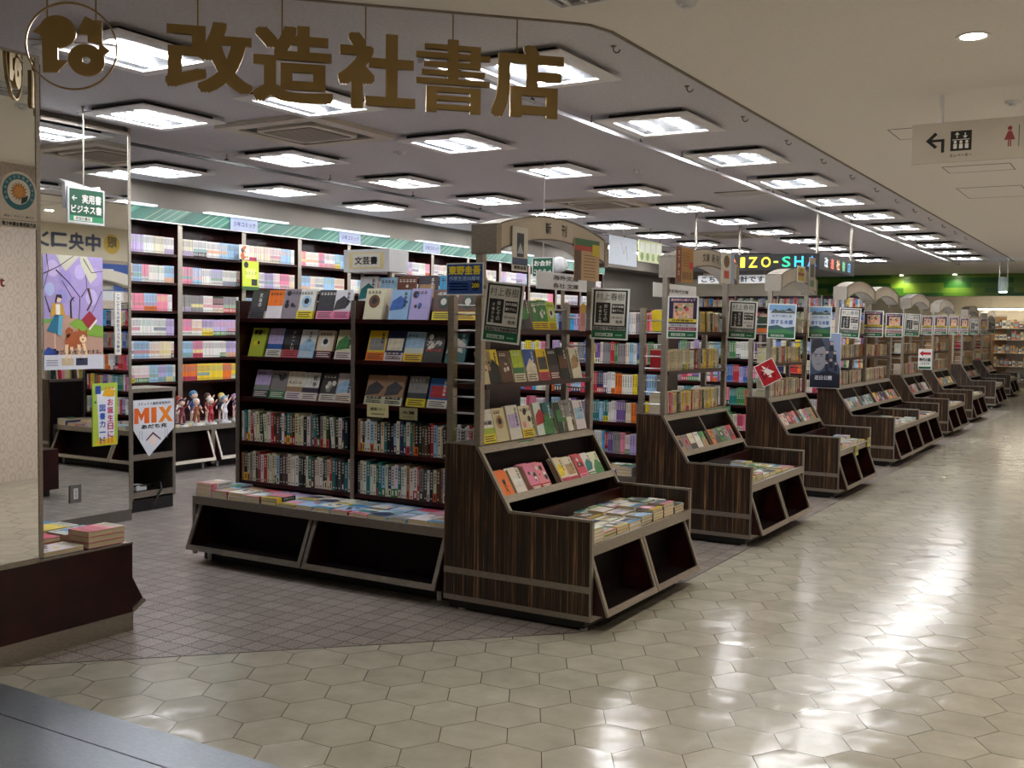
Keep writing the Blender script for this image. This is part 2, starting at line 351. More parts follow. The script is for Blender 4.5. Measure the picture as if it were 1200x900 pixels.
    def build(s, name, parent=None, loc=None, smooth=False):
        me = bpy.data.meshes.new(name); me.from_pydata(s.v, [], s.f)
        for n in s.names: me.materials.append(MATS[n])
        me.polygons.foreach_set('material_index', s.m)
        ca = me.color_attributes.new('Col', 'FLOAT_COLOR', 'CORNER')
        arr = np.repeat(np.array(s.c, dtype=np.float32).reshape(-1, 4), [len(f) for f in s.f], axis=0)
        ca.data.foreach_set('color', arr.ravel())
        if smooth: me.polygons.foreach_set('use_smooth', [True]*len(s.f))
        o = bpy.data.objects.new(name, me); COL.objects.link(o)
        if parent is not None: o.parent = parent
        if loc is not None: o.location = loc
        return o

def tag(o, label=None, cat=None, group=None, kind=None):
    if label: o['label'] = label
    if cat: o['category'] = cat
    if group: o['group'] = group
    if kind: o['kind'] = kind
    return o
def empty(name, loc, label=None, cat=None, group=None):
    o = bpy.data.objects.new(name, None); COL.objects.link(o); o.location = loc; o.empty_display_size = .1
    return tag(o, label, cat, group)
def struct(mb, name): return tag(mb.build(name), kind='structure')
def copy_tree(o, parent=None):
    c = o.copy(); COL.objects.link(c); c.parent = parent
    for ch in o.children: copy_tree(ch, c)
    return c
ORD = 'first second third fourth fifth sixth seventh eighth ninth tenth eleventh twelfth thirteenth fourteenth fifteenth sixteenth seventeenth eighteenth nineteenth twentieth'.split()
TENS = {2: 'twenty', 3: 'thirty', 4: 'forty', 5: 'fifty', 6: 'sixty', 7: 'seventy', 8: 'eighty', 9: 'ninety'}; TO = {2: 'twentieth', 3: 'thirtieth', 4: 'fortieth', 5: 'fiftieth', 6: 'sixtieth', 7: 'seventieth', 8: 'eightieth', 9: 'ninetieth'}
def ordn(n):
    if n <= 20: return ORD[n-1]
    return TO[n//10] if n % 10 == 0 else TENS[n//10]+'-'+ORD[n % 10-1]

# ------------------------------------------------------------------ the room
FZ = frame((0, 0, 0), (1, 0, 0), (0, 1, 0))
XW, XE, YB, YF = -9.6, .68, -4., 34.
shop = [(XW, XW+7.0), (-2.47, 4.53), (-2.37, 4.64), (-2.33, 4.80), (-2.33, 23.2), (XW, 23.2)]
corr = [(XW, YB), (XE, YB), (XE, YF), (XW, YF), (XW, 23.2), (-2.33, 23.2), (-2.33, 4.80), (-2.37, 4.64), (-2.47, 4.53), (XW, XW+7.0)]
struct(MB().prism(corr, FZ, -.05, 0, 'floor_hex'), 'floor')
struct(MB().prism(shop, FZ, -.05, 0, 'floor_tiles'), 'floor_shop')
mb = MB()
for a, b in zip(shop[:4], shop[1:5]): mb.bar((a[0], a[1], .0008), (b[0], b[1], .0008), .007, .0016, 'paint', (50, 44, 38))
struct(mb, 'trim_1')
struct(MB().prism(shop, FZ, CE, CE+.06, 'ceil_shop'), 'ceiling')
struct(MB().prism(corr, FZ, CE, CE+.06, 'ceil_cor'), 'ceiling_corridor')
mb = MB()
for a, b in zip(shop[:4], shop[1:5]): mb.bar((a[0], a[1], CE-.004), (b[0], b[1], CE-.004), .018, .008, 'paint', (120, 110, 94))
struct(mb, 'trim_2')
struct(MB().box(XW-.1, YB, 0, XW, 24, CE, 'soffit'), 'wall_left')
struct(MB().box(XE, YB, 0, XE+.1, YF, CE, 'wallpaper'), 'wall_right')
struct(MB().box(XW, YB-.1, 0, XE, YB, CE, 'wall_cream'), 'wall_back')
struct(MB().box(XW, 23.4, 0, -6.5, 23.5, CE, 'wall_cream'), 'wall_far')
struct(MB().box(XW, 33.9, 0, XE, 34, CE, 'wall_cream'), 'wall_end')
struct(MB().box(-9.3, 5.2, 2.705, -8.9, 23.4, CE-.001, 'soffit'), 'wall_soffit')
struct(MB().box(-7.6, 27.6, 2.44, XE-.01, 27.9, CE-.001, 'green_blocks'), 'wall_header')
# steel landing plates let into the floor
o = MB().box(-4.2, .9, 0, .1, 2.405, .012, 'plate_metal').build('landing_plate')
tag(o, 'wide ribbed steel floor plate in the near corner, closer to the viewer', 'floor plate')
o = MB().box(-4.2, 2.412, 0, .1, 2.62, .012, 'plate_metal').build('landing_plate')
tag(o, 'narrow ribbed steel floor plate bordering the hexagonal tiles', 'floor plate')

# ceiling lights
def make_light():
    t = empty('ceiling_light', (0, 0, 0))
    a, b, c, d = .335, .37, .245, .275       # outer and opening half sizes (x, y)
    mb = MB()
    z0, z1, z2 = -.048, -.034, -.012
    # flange ring, bevelled edge, and the box set back against the ceiling
    ro = [(-a, -b), (a, -b), (a, b), (-a, b)]; ri = [(-c, -d), (c, -d), (c, d), (-c, d)]; rm = [(-a+.03, -b+.03), (a-.03, -b+.03), (a-.03, b-.03), (-a+.03, b-.03)]
    vs = [(*p, z0+.006) for p in ro]+[(*p, z0) for p in rm]+[(*p, z0) for p in ri]+[(*p, z1+.02) for p in ri]+[(*p, z1) for p in ro]
    fs = []
    for i in range(4):
        j = (i+1) % 4
        fs += [(i, j, 4+j, 4+i), (4+i, 4+j, 8+j, 8+i), (8+i, 8+j, 12+j, 12+i), (j, i, 16+i, 16+j)]
    fs.append((16, 17, 18, 19))
    fs = [f[::-1] for f in fs]
    mb.add(vs, fs, 'fixture'); mb.build('housing', t)
    MB().box(-a+.07, -b+.07, z1, a-.07, b-.07, 0, 'black').build('shadow_gap_box', t)  # set-back box, painted black to stand in for the shadow gap above the flange
    MB().add([(-c, -d, z1+.019), (c, -d, z1+.019), (c, d, z1+.019), (-c, d, z1+.019)], [(3, 2, 1, 0)], 'reflector').build('reflector', t)
    for sx in (-1, 1):
        MB().tube((sx*.115, -.24, z1+.004), (sx*.115, .24, z1+.004), .019, 'tube', n=8).build('tube', t)
    return t
LROWS = {'nearest the corridor': (-2.98, [5.22]+[6.96+1.607*i for i in range(10)]),
         'second from the corridor': (-4.70, [3.87, 5.27]+[6.96+1.607*i for i in range(10)]),
         'third from the corridor': (-6.41, [6.96+1.607*i for i in range(9)]),
         'along the comics wall': (-8.04, [6.96+1.607*i for i in range(9)])}
proto = None
for rn, (x, ys) in LROWS.items():
    for i, y in enumerate(ys):
        o = make_light() if proto is None else copy_tree(proto)
        proto = proto or o
        o.location = (x, y, CE)
        tag(o, f'square twin-tube ceiling light, {ordn(i+1)} from the entrance in the row {rn}', 'ceiling light', 'square ceiling lights over the shop')
o = copy_tree(proto); o.location = (-6.02, 5.13, CE)
tag(o, 'square twin-tube ceiling light between the hanging gold characters and the mirror', 'ceiling light', 'square ceiling lights over the shop')

# cassette air conditioners
def make_ac():
    t = empty('air_conditioner', (0, 0, 0)); h = .475
    mb = MB(); i = .36
    for x0, y0, x1, y1 in ((-h, -h, h, -i), (-h, i, h, h), (-h, -i, -i, i), (i, -i, h, i)): mb.box(x0, y0, -.035, x1, y1, 0, 'cream_panel')
    mb.build('surround', t)
    MB().box(-i, -i, -.018, i, i, -.004, 'black').build('air_slot', t)
    q = [(-.23, -.29), (.23, -.29), (.29, -.23), (.29, .23), (.23, .29), (-.23, .29), (-.29, .23), (-.29, -.23)]
    MB().prism(q, frame((0, 0, 0), (1, 0, 0), (0, 1, 0)), -.04, -.0185, 'cream_panel').build('inner_panel', t)
    mb = MB(); mb.box(-.23, -.225, -.045, .23, .225, -.0405, 'grille')
    for k in range(14): mb.box(-.22, -.218+k*.032, -.0462, .22, -.212+k*.032, -.0452, 'cream_panel')
    mb.build('intake_grille', t)
    return t
ac = make_ac()
for i, (x, y, l) in enumerate([(-5.47, 6.1, 'cream cassette air conditioner in the ceiling just inside the entrance'), (-5.5, 11.1, 'cream cassette air conditioner over the middle of the shop'), (-5.45, 15.5, 'cream cassette air conditioner behind the black hanging sign')]):
    o = ac if i == 0 else copy_tree(ac)
    o.location = (x, y, CE); tag(o, l, 'air conditioner', 'cassette air conditioners')
t = empty('ceiling_vent', (-3.67, 11.0, CE), 'slatted grey vent flush in the ceiling between two light rows', 'vent')
mb = MB(); mb.box(-.34, -.2, -.006, .34, .2, 0, 'grille'); mb.build('backing', t)
mb = MB()
for k in range(9): mb.box(-.32, -.18+k*.04, -.012, .32, -.165+k*.04, -.0065, 'fixture')
mb.build('slats', t)
def ceil_disc(name, p, r, l, c, mat='white_plastic', h=.02):
    t = empty(name, (p.x, p.y, CE), l, c)
    MB().tube((0, 0, -h), (0, 0, 0), r*.8, mat, n=16, r2=r).build('base_ring', t)
    MB().tube((0, 0, -h-.012), (0, 0, -h-.0005), r*.4, mat, n=12, r2=r*.5).build('sensor', t)
ceil_disc('smoke_detector', atZ(468, 178, CE), .055, 'small round white detector on the ceiling beyond the gold characters', 'smoke detector')
ceil_disc('smoke_detector', atZ(748, 199, CE), .045, 'small round white detector on the ceiling near the metal rail', 'smoke detector')
ceil_disc('smoke_detector', atZ(805, 1.5, CE), .05, 'round detector on the cream corridor ceiling over the chamfered entrance', 'smoke detector')
ceil_disc('smoke_detector', atZ(1187, 118, CE), .05, 'round white detector on the cream ceiling above the hanging corridor sign', 'smoke detector')
# suspended rails with hangers
def rail(x, y0, y1, z, label, w, mat, step):
    t = empty('ceiling_rail', (x, y0, z), label, 'rail')
    MB().box(-w/2, 0, -.012, w/2, y1-y0, .012, mat).build('track', t)
    y = .35
    while y < y1-y0:
        mb = MB(); mb.tube((0, y, .0125), (0, y, CE-z-.0005), .0035, 'black', n=6); mb.box(-.012, y-.012, .0126, .012, y+.012, .026, 'black'); mb.build('hanger', t); y += step
rail(-3.34, 4.6, 23.0, 2.90, 'long polished metal rail hanging under the ceiling above the book stands', .04, 'chrome', .82)
rail(-6.88, 3.6, 20., 2.90, 'thin dark rail hanging under the ceiling towards the comics wall', .022, 'black', 1.35)
for k in range(13):
    y = 5.05+k*1.02
    t = empty('ceiling_hook', (-2.44, y, CE), f'{ordn(k+1)} small open metal hook from the entrance on the ceiling edge', 'hook', 'hooks along the ceiling edge')
    mb = MB(); pts = [(.0, 0), (0, -.022), (.012, -.036), (.03, -.036), (.04, -.022)]
    for a, b in zip(pts, pts[1:]): mb.bar((a[0], 0, a[1]), (b[0], 0, b[1]), .006, .006, 'steel_dark')
    mb.build('hook', t)
    MB().tube((0, 0, -.004), (0, 0, 0), .016, 'steel_dark', n=8).build('base_plate', t)
# recessed downlights of the corridor
for i, y in enumerate([-2.7, .1, 2.9, 5.7, 8.9, 12.1, 15.3, 18.5, 21.7]):
    t = empty('downlight', (-.8, y, CE), 'round recessed downlight lit in the cream corridor ceiling' if i == 3 else f'round recessed corridor downlight, {ordn(i+1)} along the row over the corridor', 'downlight', 'corridor downlights')
    r = .062; n = 20
    vs = []
    for rr, z in ((r+.02, -.001), (r+.018, -.008), (r, -.006), (r-.006, .001)): vs += [(rr*math.cos(2*math.pi*k/n), rr*math.sin(2*math.pi*k/n), z) for k in range(n)]
    MB().add(vs, [(j*n+k, j*n+(k+1) % n, (j+1)*n+(k+1) % n, (j+1)*n+k) for j in range(3) for k in range(n)], 'fixture').build('trim_ring', t)
    MB().add([((r-.004)*math.cos(2*math.pi*k/n), (r-.004)*math.sin(2*math.pi*k/n), -.0015) for k in range(n)], [tuple(range(n))[::-1]], 'down').build('lamp', t)
    ld = bpy.data.lights.new('downlight_beam', 'SPOT'); ld.energy = 45; ld.color = (1, .91, .76); ld.spot_size = 2.5; ld.spot_blend = 1; ld.shadow_soft_size = .06
    lo = bpy.data.objects.new('downlight_beam', ld); COL.objects.link(lo); lo.location = (-.8, y, CE-.02)
# far corridor: spotlights on the green header, pendant, small downlights
for i in range(2):
    x = (-5.27, -4.05)[i]
    t = empty('wall_spotlight', (x, 27.3, CE), ['small ceiling spotlight washing the green header near the black sign', 'small ceiling spotlight washing the green header above the farthest shop'][i], 'spotlight')
    MB().tube((0, 0, -.03), (0, 0, 0), .06, 'fixture', n=12).build('housing', t)
    MB().tube((0, 0, -.033), (0, 0, -.0305), .045, 'down', n=12).build('lamp', t)
    ld = bpy.data.lights.new('header_beam', 'SPOT'); ld.energy = 9; ld.color = (1, .92, .6); ld.spot_size = 1.7; ld.spot_blend = .8; ld.shadow_soft_size = .04
    lo = bpy.data.objects.new('header_beam', ld); COL.objects.link(lo); lo.location = (x, 27.3, CE-.05); lo.rotation_euler = (.55, 0, 0)
# pendant
p = atY(1175, 352, 22.5)
t = empty('pendant_lamp', (p.x, 22.5, CE), 'clear cylindrical pendant lamp with bluish glow before the green header', 'pendant lamp')
zt = 2.62
for dx in (-.07, .07): MB().tube((dx, 0, zt-CE), (dx, 0, 0), .006, 'chrome', n=6).build('cable', t)
MB().tube((0, 0, zt-CE-.27), (0, 0, zt-CE), .09, 'acrylic', n=16).build('shade', t)
MB().tube((0, 0, zt-CE-.29), (0, 0, zt-CE-.271), .07, 'lens', n=12).build('lamp', t)

# ------------------------------------------------------------------ the hanging name in gold cut-out characters
S2 = math.sqrt(.5)
def kframe(u, v):
    o = atK(u, v); return frame(o, (S2, S2, 0), (0, 0, 1)), o
def kloc(F, u, v):
    q = F.inverted() @ atK(u, v); return q.x, q.y
kan = [('改', 194, 28, 297, 107, 'first of the five'), ('造', 297, 33, 391, 119, 'second of the five'), ('社', 396, 42, 487, 126, 'third of the five'), ('書', 487, 48, 575, 132, 'fourth of the five'), ('店', 576, 56, 660, 137, 'last of the five')]
for ch, a, b, c, d, l in kan:
    F, o = kframe((a+c)/2, (b+d)/2)
    x0, y0 = kloc(F, a, (b+d)/2)[0], kloc(F, (a+c)/2, d)[1]; x1, y1 = kloc(F, c, (b+d)/2)[0], kloc(F, (a+c)/2, b)[1]
    t = empty('hanging_character', o, f'large gold cut-out character hanging over the entrance, {l} after the ring emblem', 'sign letter', 'gold cut-out characters over the entrance')
    F2 = frame((0, 0, 0), (S2, S2, 0), (0, 0, 1))
    MB().text(F2, ch, 0, 0, (y1-y0), (0, 0, 0), 'gold', .04 if ch != '書' else .03, .011, (x1-x0)*.92, .022).build('glyph', t)
    for dx in ((-.05,) if ch != '書' else (.0,)):
        MB().tube(tuple(F2 @ Vector((dx, (y1-y0)*.38, -.014))), tuple(F2 @ Vector((dx, CE-o.z-.0005, -.014))), .0035, 'gold', n=6).build('hanging_rod', t)
F, o = kframe(84, 54)
t = empty('hanging_emblem', o, 'gold ring emblem with two rounded cut-out figures, hanging before the mirror', 'emblem')
F2 = frame((0, 0, 0), (S2, S2, 0), (0, 0, 1))
mb = MB(); n = 48; ro, ri = .186, .179; vs = []
for z in (.004, -.010):
    for r in (ro, ri): vs += [(r*math.cos(2*math.pi*k/n), r*math.sin(2*math.pi*k/n), z) for k in range(n)]
fs = []
for k in range(n):
    j = (k+1) % n; fs += [(k, j, n+j, n+k), (n+k, n+j, 3*n+j, 3*n+k), (3*n+k, 3*n+j, 2*n+j, 2*n+k), (2*n+k, 2*n+j, j, k)]
mb.add(vs, fs, 'gold', (0, 0, 0), F2); mb.build('ring', t)
def kp(pts): return [kloc(F, x/4., y/4.) for x, y in pts]
k4 = abs(kloc(F, 84+22, 54)[0])
mb = MB(); cx, cy = kp([(272, 150)])[0]
mb.prism([(cx+k4*.98*math.cos(i*.2618), cy+k4*math.sin(i*.2618)*.9) for i in range(24)], F2, -.011, .011, 'gold')
mb.prism(kp([(155, 150), (200, 108), (270, 100), (262, 166), (196, 162)]), F2, -.0109, .0109, 'gold')
mb.prism(kp([(196, 160), (270, 160), (275, 340), (203, 340)]), F2, -.0108, .0108, 'gold')
mb.prism(kp([(270, 282), (322, 286), (266, 343)]), F2, -.0107, .0107, 'gold'); mb.build('figure', t)
mb = MB(); cx, cy = kp([(406, 284)])[0]; n = 30; vs = []
for z in (.011, -.011):
    for r in (k4*.98, k4*.22): vs += [(cx+r*math.cos(2*math.pi*k/n), cy+r*.92*math.sin(2*math.pi*k/n), z) for k in range(n)]
fs = []
for k in range(n):
    j = (k+1) % n; fs += [(k, j, n+j, n+k), (n+k, n+j, 3*n+j, 3*n+k), (3*n+k, 3*n+j, 2*n+j, 2*n+k), (2*n+k, 2*n+j, j, k)]
mb.add(vs, fs, 'gold', (0, 0, 0), F2)
mb.prism(kp([(400, 78), (438, 98), (480, 100), (480, 215), (412, 200), (412, 165), (370, 162), (372, 130)]), F2, -.0106, .0106, 'gold')
mb.prism(kp([(470, 205), (515, 240), (488, 262), (460, 240)]), F2, -.0105, .0105, 'gold'); mb.build('figure', t)
for u in (55, 112):
    x, y = kloc(F, u, 30); MB().tube(tuple(F2 @ Vector((x, y, -.014))), tuple(F2 @ Vector((x, CE-o.z-.0005, -.014))), .0035, 'gold', n=6).build('hanging_rod', t)
mb = MB(); x0, y = kloc(F, 30, 52); x1, _ = kloc(F, 138, 52); mb.bar(tuple(F2 @ Vector((x0, .02, -.013))), tuple(F2 @ Vector((x1, .02, -.013))), .004, .004, 'gold'); mb.build('cross_bar', t)

# ------------------------------------------------------------------ corridor wayfinding sign
t = empty('wayfinding_sign', (-1.315, 7.0, 2.557), 'cream sign with black arrow and lift symbol hanging from the corridor ceiling', 'sign')
Ff = frame((0, 0, 0), (1, 0, 0), (0, 0, 1)); mb = MB(); Wd, Hd = 1.5, .243
mb.box(0, 0, 0, Wd, .035, Hd, 'cream_panel')
BK = (22, 20, 20)
mb.poly(Ff, [(.082, .135), (.135, .185), (.15, .172), (.118, .142), (.19, .142), (.19, .06), (.172, .06), (.172, .126), (.118, .126), (.15, .098), (.135, .085)], BK)
mb.rect(Ff, .225, .065, .345, .185, BK)
W_ = (235, 232, 224)
for cx in (.252, .285, .318):
    mb.disc(Ff, cx, .118, .009, W_, off=.0014, n=10); mb.rect(Ff, cx-.010, .078, cx+.010, .107, W_, off=.0014)
mb.rect(Ff, .236, .130, .334, .134, W_, off=.0014)
for cx, s_ in ((.262, 1), (.308, -1)):
    mb.poly(Ff, [(cx, .158+s_*.020), (cx-.014, .158+s_*.004), (cx+.014, .158+s_*.004)], W_, off=.0014); mb.rect(Ff, cx-.003, .142, cx+.003, .172, W_, off=.0014)
mb.text(Ff, 'エレベーター', .285, .038, .020, BK, w=.125)
RD = (142, 26, 40)
mb.disc(Ff, .555, .178, .013, RD, n=14); mb.poly(Ff, [(.545, .162), (.565, .162), (.585, .110), (.525, .110)], RD); mb.rect(Ff, .546, .07, .553, .110, RD); mb.rect(Ff, .557, .07, .564, .110, RD)
mb.rect(Ff, .603, .068, .607, .195, BK)
mb.disc(Ff, .655, .178, .013, BK, n=14); mb.rect(Ff, .635, .118, .675, .162, BK); mb.rect(Ff, .643, .07, .653, .118, BK); mb.rect(Ff, .657, .07, .667, .118, BK)
mb.build('panel', t)
for x in (.165, 1.33):
    MB().tube((x, .0175, Hd+.0005), (x, .0175, CE-2.557-.002), .014, 'fixture', n=10).build('hanging_rod', t)
    MB().tube((x, .0175, CE-2.557-.0019), (x, .0175, CE-2.557-.0001), .035, 'fixture', n=12).build('ceiling_plate', t)
# access panels drawn in the corridor ceiling
for i, (u, v, w, d, l) in enumerate([(1085, 155, .45, .45, 'square access hatch in the cream ceiling behind the hanging corridor sign'), (1147, 197, .55, .4, 'second access hatch in the cream ceiling, past the hanging corridor sign'), (1165, 225, .6, .9, 'access hatch in the cream corridor ceiling farthest from the hanging sign')]):
    p = atZ(u, v, CE); mb = MB()
    for a, b, c, e in ((-w/2, -d/2, w/2, -d/2+.008), (-w/2, d/2-.008, w/2, d/2), (-w/2, -d/2, -w/2+.008, d/2), (w/2-.008, -d/2, w/2, d/2)): mb.box(a, b, -.003, c, e, 0, 'paint', (120, 112, 98))
    mb.box(-w/2+.008, -d/2+.008, -.0015, w/2-.008, d/2-.008, 0, 'ceil_cor')
    o = mb.build('access_hatch', loc=(p.x, p.y, CE)); tag(o, l, 'ceiling hatch', 'hatches in the corridor ceiling')

# ------------------------------------------------------------------ books
attr_mat('art', .38, .55, scale=28)
PAL = dict(white=(214, 213, 208), cream=(202, 190, 158), ivory=(214, 206, 184), black=(26, 26, 29), charcoal=(62, 62, 66), grey=(132, 132, 132), navy=(30, 38, 82), blue=(44, 92, 170),
           pale_blue=(150, 186, 214), teal=(28, 112, 112), green=(60, 124, 68), dark_green=(28, 58, 44), lime=(168, 192, 58), yellow=(224, 198, 44), orange=(220, 112, 38), red=(172, 34, 40),
           pink=(222, 132, 156), rose=(196, 66, 92), purple=(106, 74, 140), brown=(98, 62, 42), tan=(166, 134, 94), sky=(60, 160, 212), maroon=(92, 30, 40), lilac=(178, 164, 206))
def pn(n): return n.replace('_', ' ')
BOOKS = []
def jit(c, a=8): return tuple(max(0, min(255, v+R.uniform(-a, a))) for v in c)
def spec(M, w, h, t, c, band=None, place='', kind='book', form='book', style=None, txt=None, out='spine', near=None, art=None):
    BOOKS.append(dict(M=M, w=w, h=h, t=t, c=c, band=band, place=place, kind=kind, form=form, style=R.randrange(6) if style is None else style, txt=txt, out=out, art=art))
FB = frame((0, 0, 0), (1, 0, 0), (0, 0, 1))
def book_cover(mb, b, M=None, lo=False):
    w, h, t = b['w'], b['h'], b['t']; c = jit(PAL[b['c']]); k = .0016
    dark = sum(c) > 330
    ink = (34, 32, 36) if dark else (214, 210, 200)
    Fr = FB if M is None else M @ FB
    Fs = frame((w, 0, 0), (0, 1, 0), (0, 0, 1)); Fs = Fs if M is None else M @ Fs
    if lo:
        mb.box(0, 0, 0, w, t, h, 'print', c, M)
    else:
        mb.box(0, 0, 0, w, k, h, 'print', c, M); mb.box(0, t-k, 0, w, t, h, 'print', c, M); mb.box(w-k, k, 0, w, t-k, h, 'print', c, M)
    rr = random.Random(int(w*1e5)+int(h*7e4)+int(t*9e5)+b['style']*77+len(b['c']))
    if b['out'] == 'spine' or b['out'] == 'flat':
        if b['kind'] == 'comic':      # a run of volumes: coloured title field and number
            A = PAL[b['art'] or 'rose']; A = tuple(v*.42+116 for v in A)
            mb.rect(Fs, t*.3, h*.55, t*.7, h*.9, A if b['style'] % 2 else (120, 116, 124)); mb.rect(Fs, t*.3, h*.06, t*.7, h*.13, (90, 88, 96))
            if b['style'] in (1, 3, 4): mb.rect(Fs, 0, h*.28, t, h*.48, A)
            elif b['style'] == 2: mb.rect(Fs, 0, 0, t, h*.3, A)
        else:
            z = h*.92; n = rr.randint(4, 9); s = min(t*.62, h*.075)
            for i in range(n):
                if z < h*.42: break
                a = s*rr.uniform(.7, 1.); mb.rect(Fs, t/2-s/2, z-a, t/2+s/2, z-a*.62, ink); mb.rect(Fs, t/2-s*.12, z-a, t/2+s*.2, z, ink); z -= s*1.25
            mb.rect(Fs, t*.3, h*.06, t*.7, h*.10, ink)
    if b['out'] in ('face', 'flat'):
        A = PAL[b['art']] if b['art'] else PAL[rr.choice(['pale_blue', 'tan', 'white', 'green', 'charcoal', 'ivory', 'grey', 'teal', 'pink', 'navy', 'lilac', 'white', 'rose'])]
        st = b['style']; z0 = h*.32
        if st == 0: mb.rect(Fr, w*.08, h*.34, w*.92, h*.74, A, 'art')
        elif st == 1: mb.disc(Fr, w*.5, h*.58, w*.3, A, 'art'); mb.disc(Fr, w*.5, h*.6, w*.15, ink, off=.0012)
        elif st == 2: mb.poly(Fr, [(0, h*.3), (w*.7, h*.36), (w*.95, h*.6), (w*.5, h*.8), (w*.1, h*.62)], A, 'art')
        elif st == 3: mb.rect(Fr, 0, h*.45, w, h, A, 'art')
        elif st == 4:
            for i in range(5): mb.disc(Fr, w*rr.uniform(.2, .8), h*rr.uniform(.4, .85), w*rr.uniform(.06, .16), A if i % 2 else ink, 'art', off=.0008+i*.0001, n=10)
        else: mb.poly(Fr, [(0, 0), (w, 0), (w, h*.5), (w*.5, h*.72), (0, h*.4)], A, 'art')
        if not b['txt']:
            if st in (0, 2, 5): 
                for i in range(rr.randint(3, 5)): s = w*.15; z = h*.93-i*s*1.15; mb.rect(Fr, w*.78-s/2, z-s*.9, w*.78+s/2, z-s*.55, ink, off=.0014); mb.rect(Fr, w*.76-s*.1, z-s*.95, w*.76+s*.12, z, ink, off=.0014); mb.rect(Fr, w*.78-s/2, z-s*.3, w*.78+s*.5, z-s*.15, ink, off=.0014)
            else:
                for i in range(rr.randint(3, 5)): s = w*.17; x = w*.1+i*s*1.1; mb.rect(Fr, x, h*.84, x+s*.85, h*.865, ink, off=.0014); mb.rect(Fr, x+s*.35, h*.82, x+s*.5, h*.92, ink, off=.0014); mb.rect(Fr, x, h*.90, x+s*.8, h*.912, ink, off=.0014)
        if b['txt']:
            for (s, cx, cz, sz, col, vert, wd) in b['txt']:
                if vert: mb.vtext(Fr, s, w*cx, h*cz, h*sz, col, off=.0022, bold=.015)
                else: mb.text(Fr, s, w*cx, h*cz, h*sz, col, off=.0022, w=None if wd is None else w*wd)
def book_band(mb, b, M=None):
    w, h, t = b['w'], b['h'], b['t']; c = jit(PAL[b['band']]); hb = h*.27
    e = .0007; ink = (40, 36, 40) if sum(c) > 330 else (226, 222, 214)
    mb.box(-e, -e, 0, w+e, 0, hb, 'print', c, M); mb.box(w, 0, 0, w+e, t, hb, 'print', c, M)
    Fr = FB if M is None else M @ FB; Fs = frame((w+e, 0, 0), (0, 1, 0), (0, 0, 1)); Fs = Fs if M is None else M @ Fs
    if b['out'] == 'spine': mb.rect(Fs, t*.3, hb*.2, t*.7, hb*.8, ink, off=.0006)
    else:
        for i in range(3): mb.rect(Fr, w*.1, hb*(.7-i*.25), w*(.9-.1*(i % 2)), hb*(.8-i*.25), ink, off=.0013)
def book_pages(mb, b, M=None):
    k = .0016; mb.box(.003, k, .003, b['w']-k, b['t']-k, b['h']-.003, 'paper', (206, 192, 158), M)

DARKPAL = 'white white white white white ivory ivory cream black black black charcoal dark_green navy grey brown pale_blue tan teal red white white'.split()
BRIGHT = 'white white white ivory pale_blue pale_blue blue yellow green teal purple pink pink red orange white sky rose navy lilac grey'.split()
PAPERB = 'cream ivory cream tan cream white grey brown red dark_green cream yellow'.split()
def spines(Mr, L, place, pal, hr=(.180, .198), tr=(.014, .027), dp=.13, end='', kind='book', form='book', lean=True, runs=1, bandp=.35, fill=1.0, arts=None):
    x = .004; k = 0; run = 0; ang = 0; prev = 0
    while True:
        if run <= 0:
            c = R.choice(pal); band = R.choice(['white', 'red', 'yellow', 'navy', 'rose', 'ivory', 'orange', 'black', 'green']) if R.random() < bandp else None
            h0 = R.uniform(*hr); st = R.randrange(6); art = R.choice(arts) if arts else None; t0 = R.uniform(*tr)
            run = R.randint(max(1, runs//2), runs) if runs > 1 else 1
            if lean: ang = R.choice([0, 0, 0, 0, .10]) if ang == 0 else R.choice([0, .08])
        t = t0 if runs > 1 else R.uniform(*tr); h = h0 if runs > 1 else R.uniform(*hr)
        if c == band: band = None
        sh = h*math.sin(ang)
        dx = sh if ang and not prev else 0
        if x+dx+t/math.cos(ang) > L*fill-.004: break
        x += dx; prev = ang        # leaning books tilt towards the start of the row and rest on the one before
        M = Mr @ T(x, R.uniform(0, .006), 0) @ RY(-ang) @ T(0, dp, 0) @ RZ(-math.pi/2)
        spec(M, dp, h, t, c, band, place, kind, form, st, art=art); BOOKS[-1]['ord'] = k+1; BOOKS[-1]['end'] = end
        x += t/math.cos(ang)+.0006; k += 1; run -= 1
def faces(Mr, xs, place, cols, ang=.30, w=.128, h=.188, t=(.016, .022), end='', dup=1, hs=None):
    """books standing face-out, leaning back"""
    for i, x in enumerate(xs):
        c = cols[i % len(cols)]; band = txt = art = st = None; d = dup
        if isinstance(c, tuple): c = list(c)+[None]*(6-len(c)); c, band, art, st, txt, d2 = c; d = d2 or dup
        hh = h*R.uniform(.96, 1.03); tt = R.uniform(*t); r = R.uniform(-.03, .03)
        for j in range(d):
            M = Mr @ T(x, j*(tt+.001)/math.cos(ang), 0) @ RX(-ang)
            spec(M, w*.99, hh, tt, c, band, place, 'book', 'book', st, txt, 'face', art=art)
            BOOKS[-1]['ord'] = i+1; BOOKS[-1]['end'] = end; BOOKS[-1]['behind'] = j
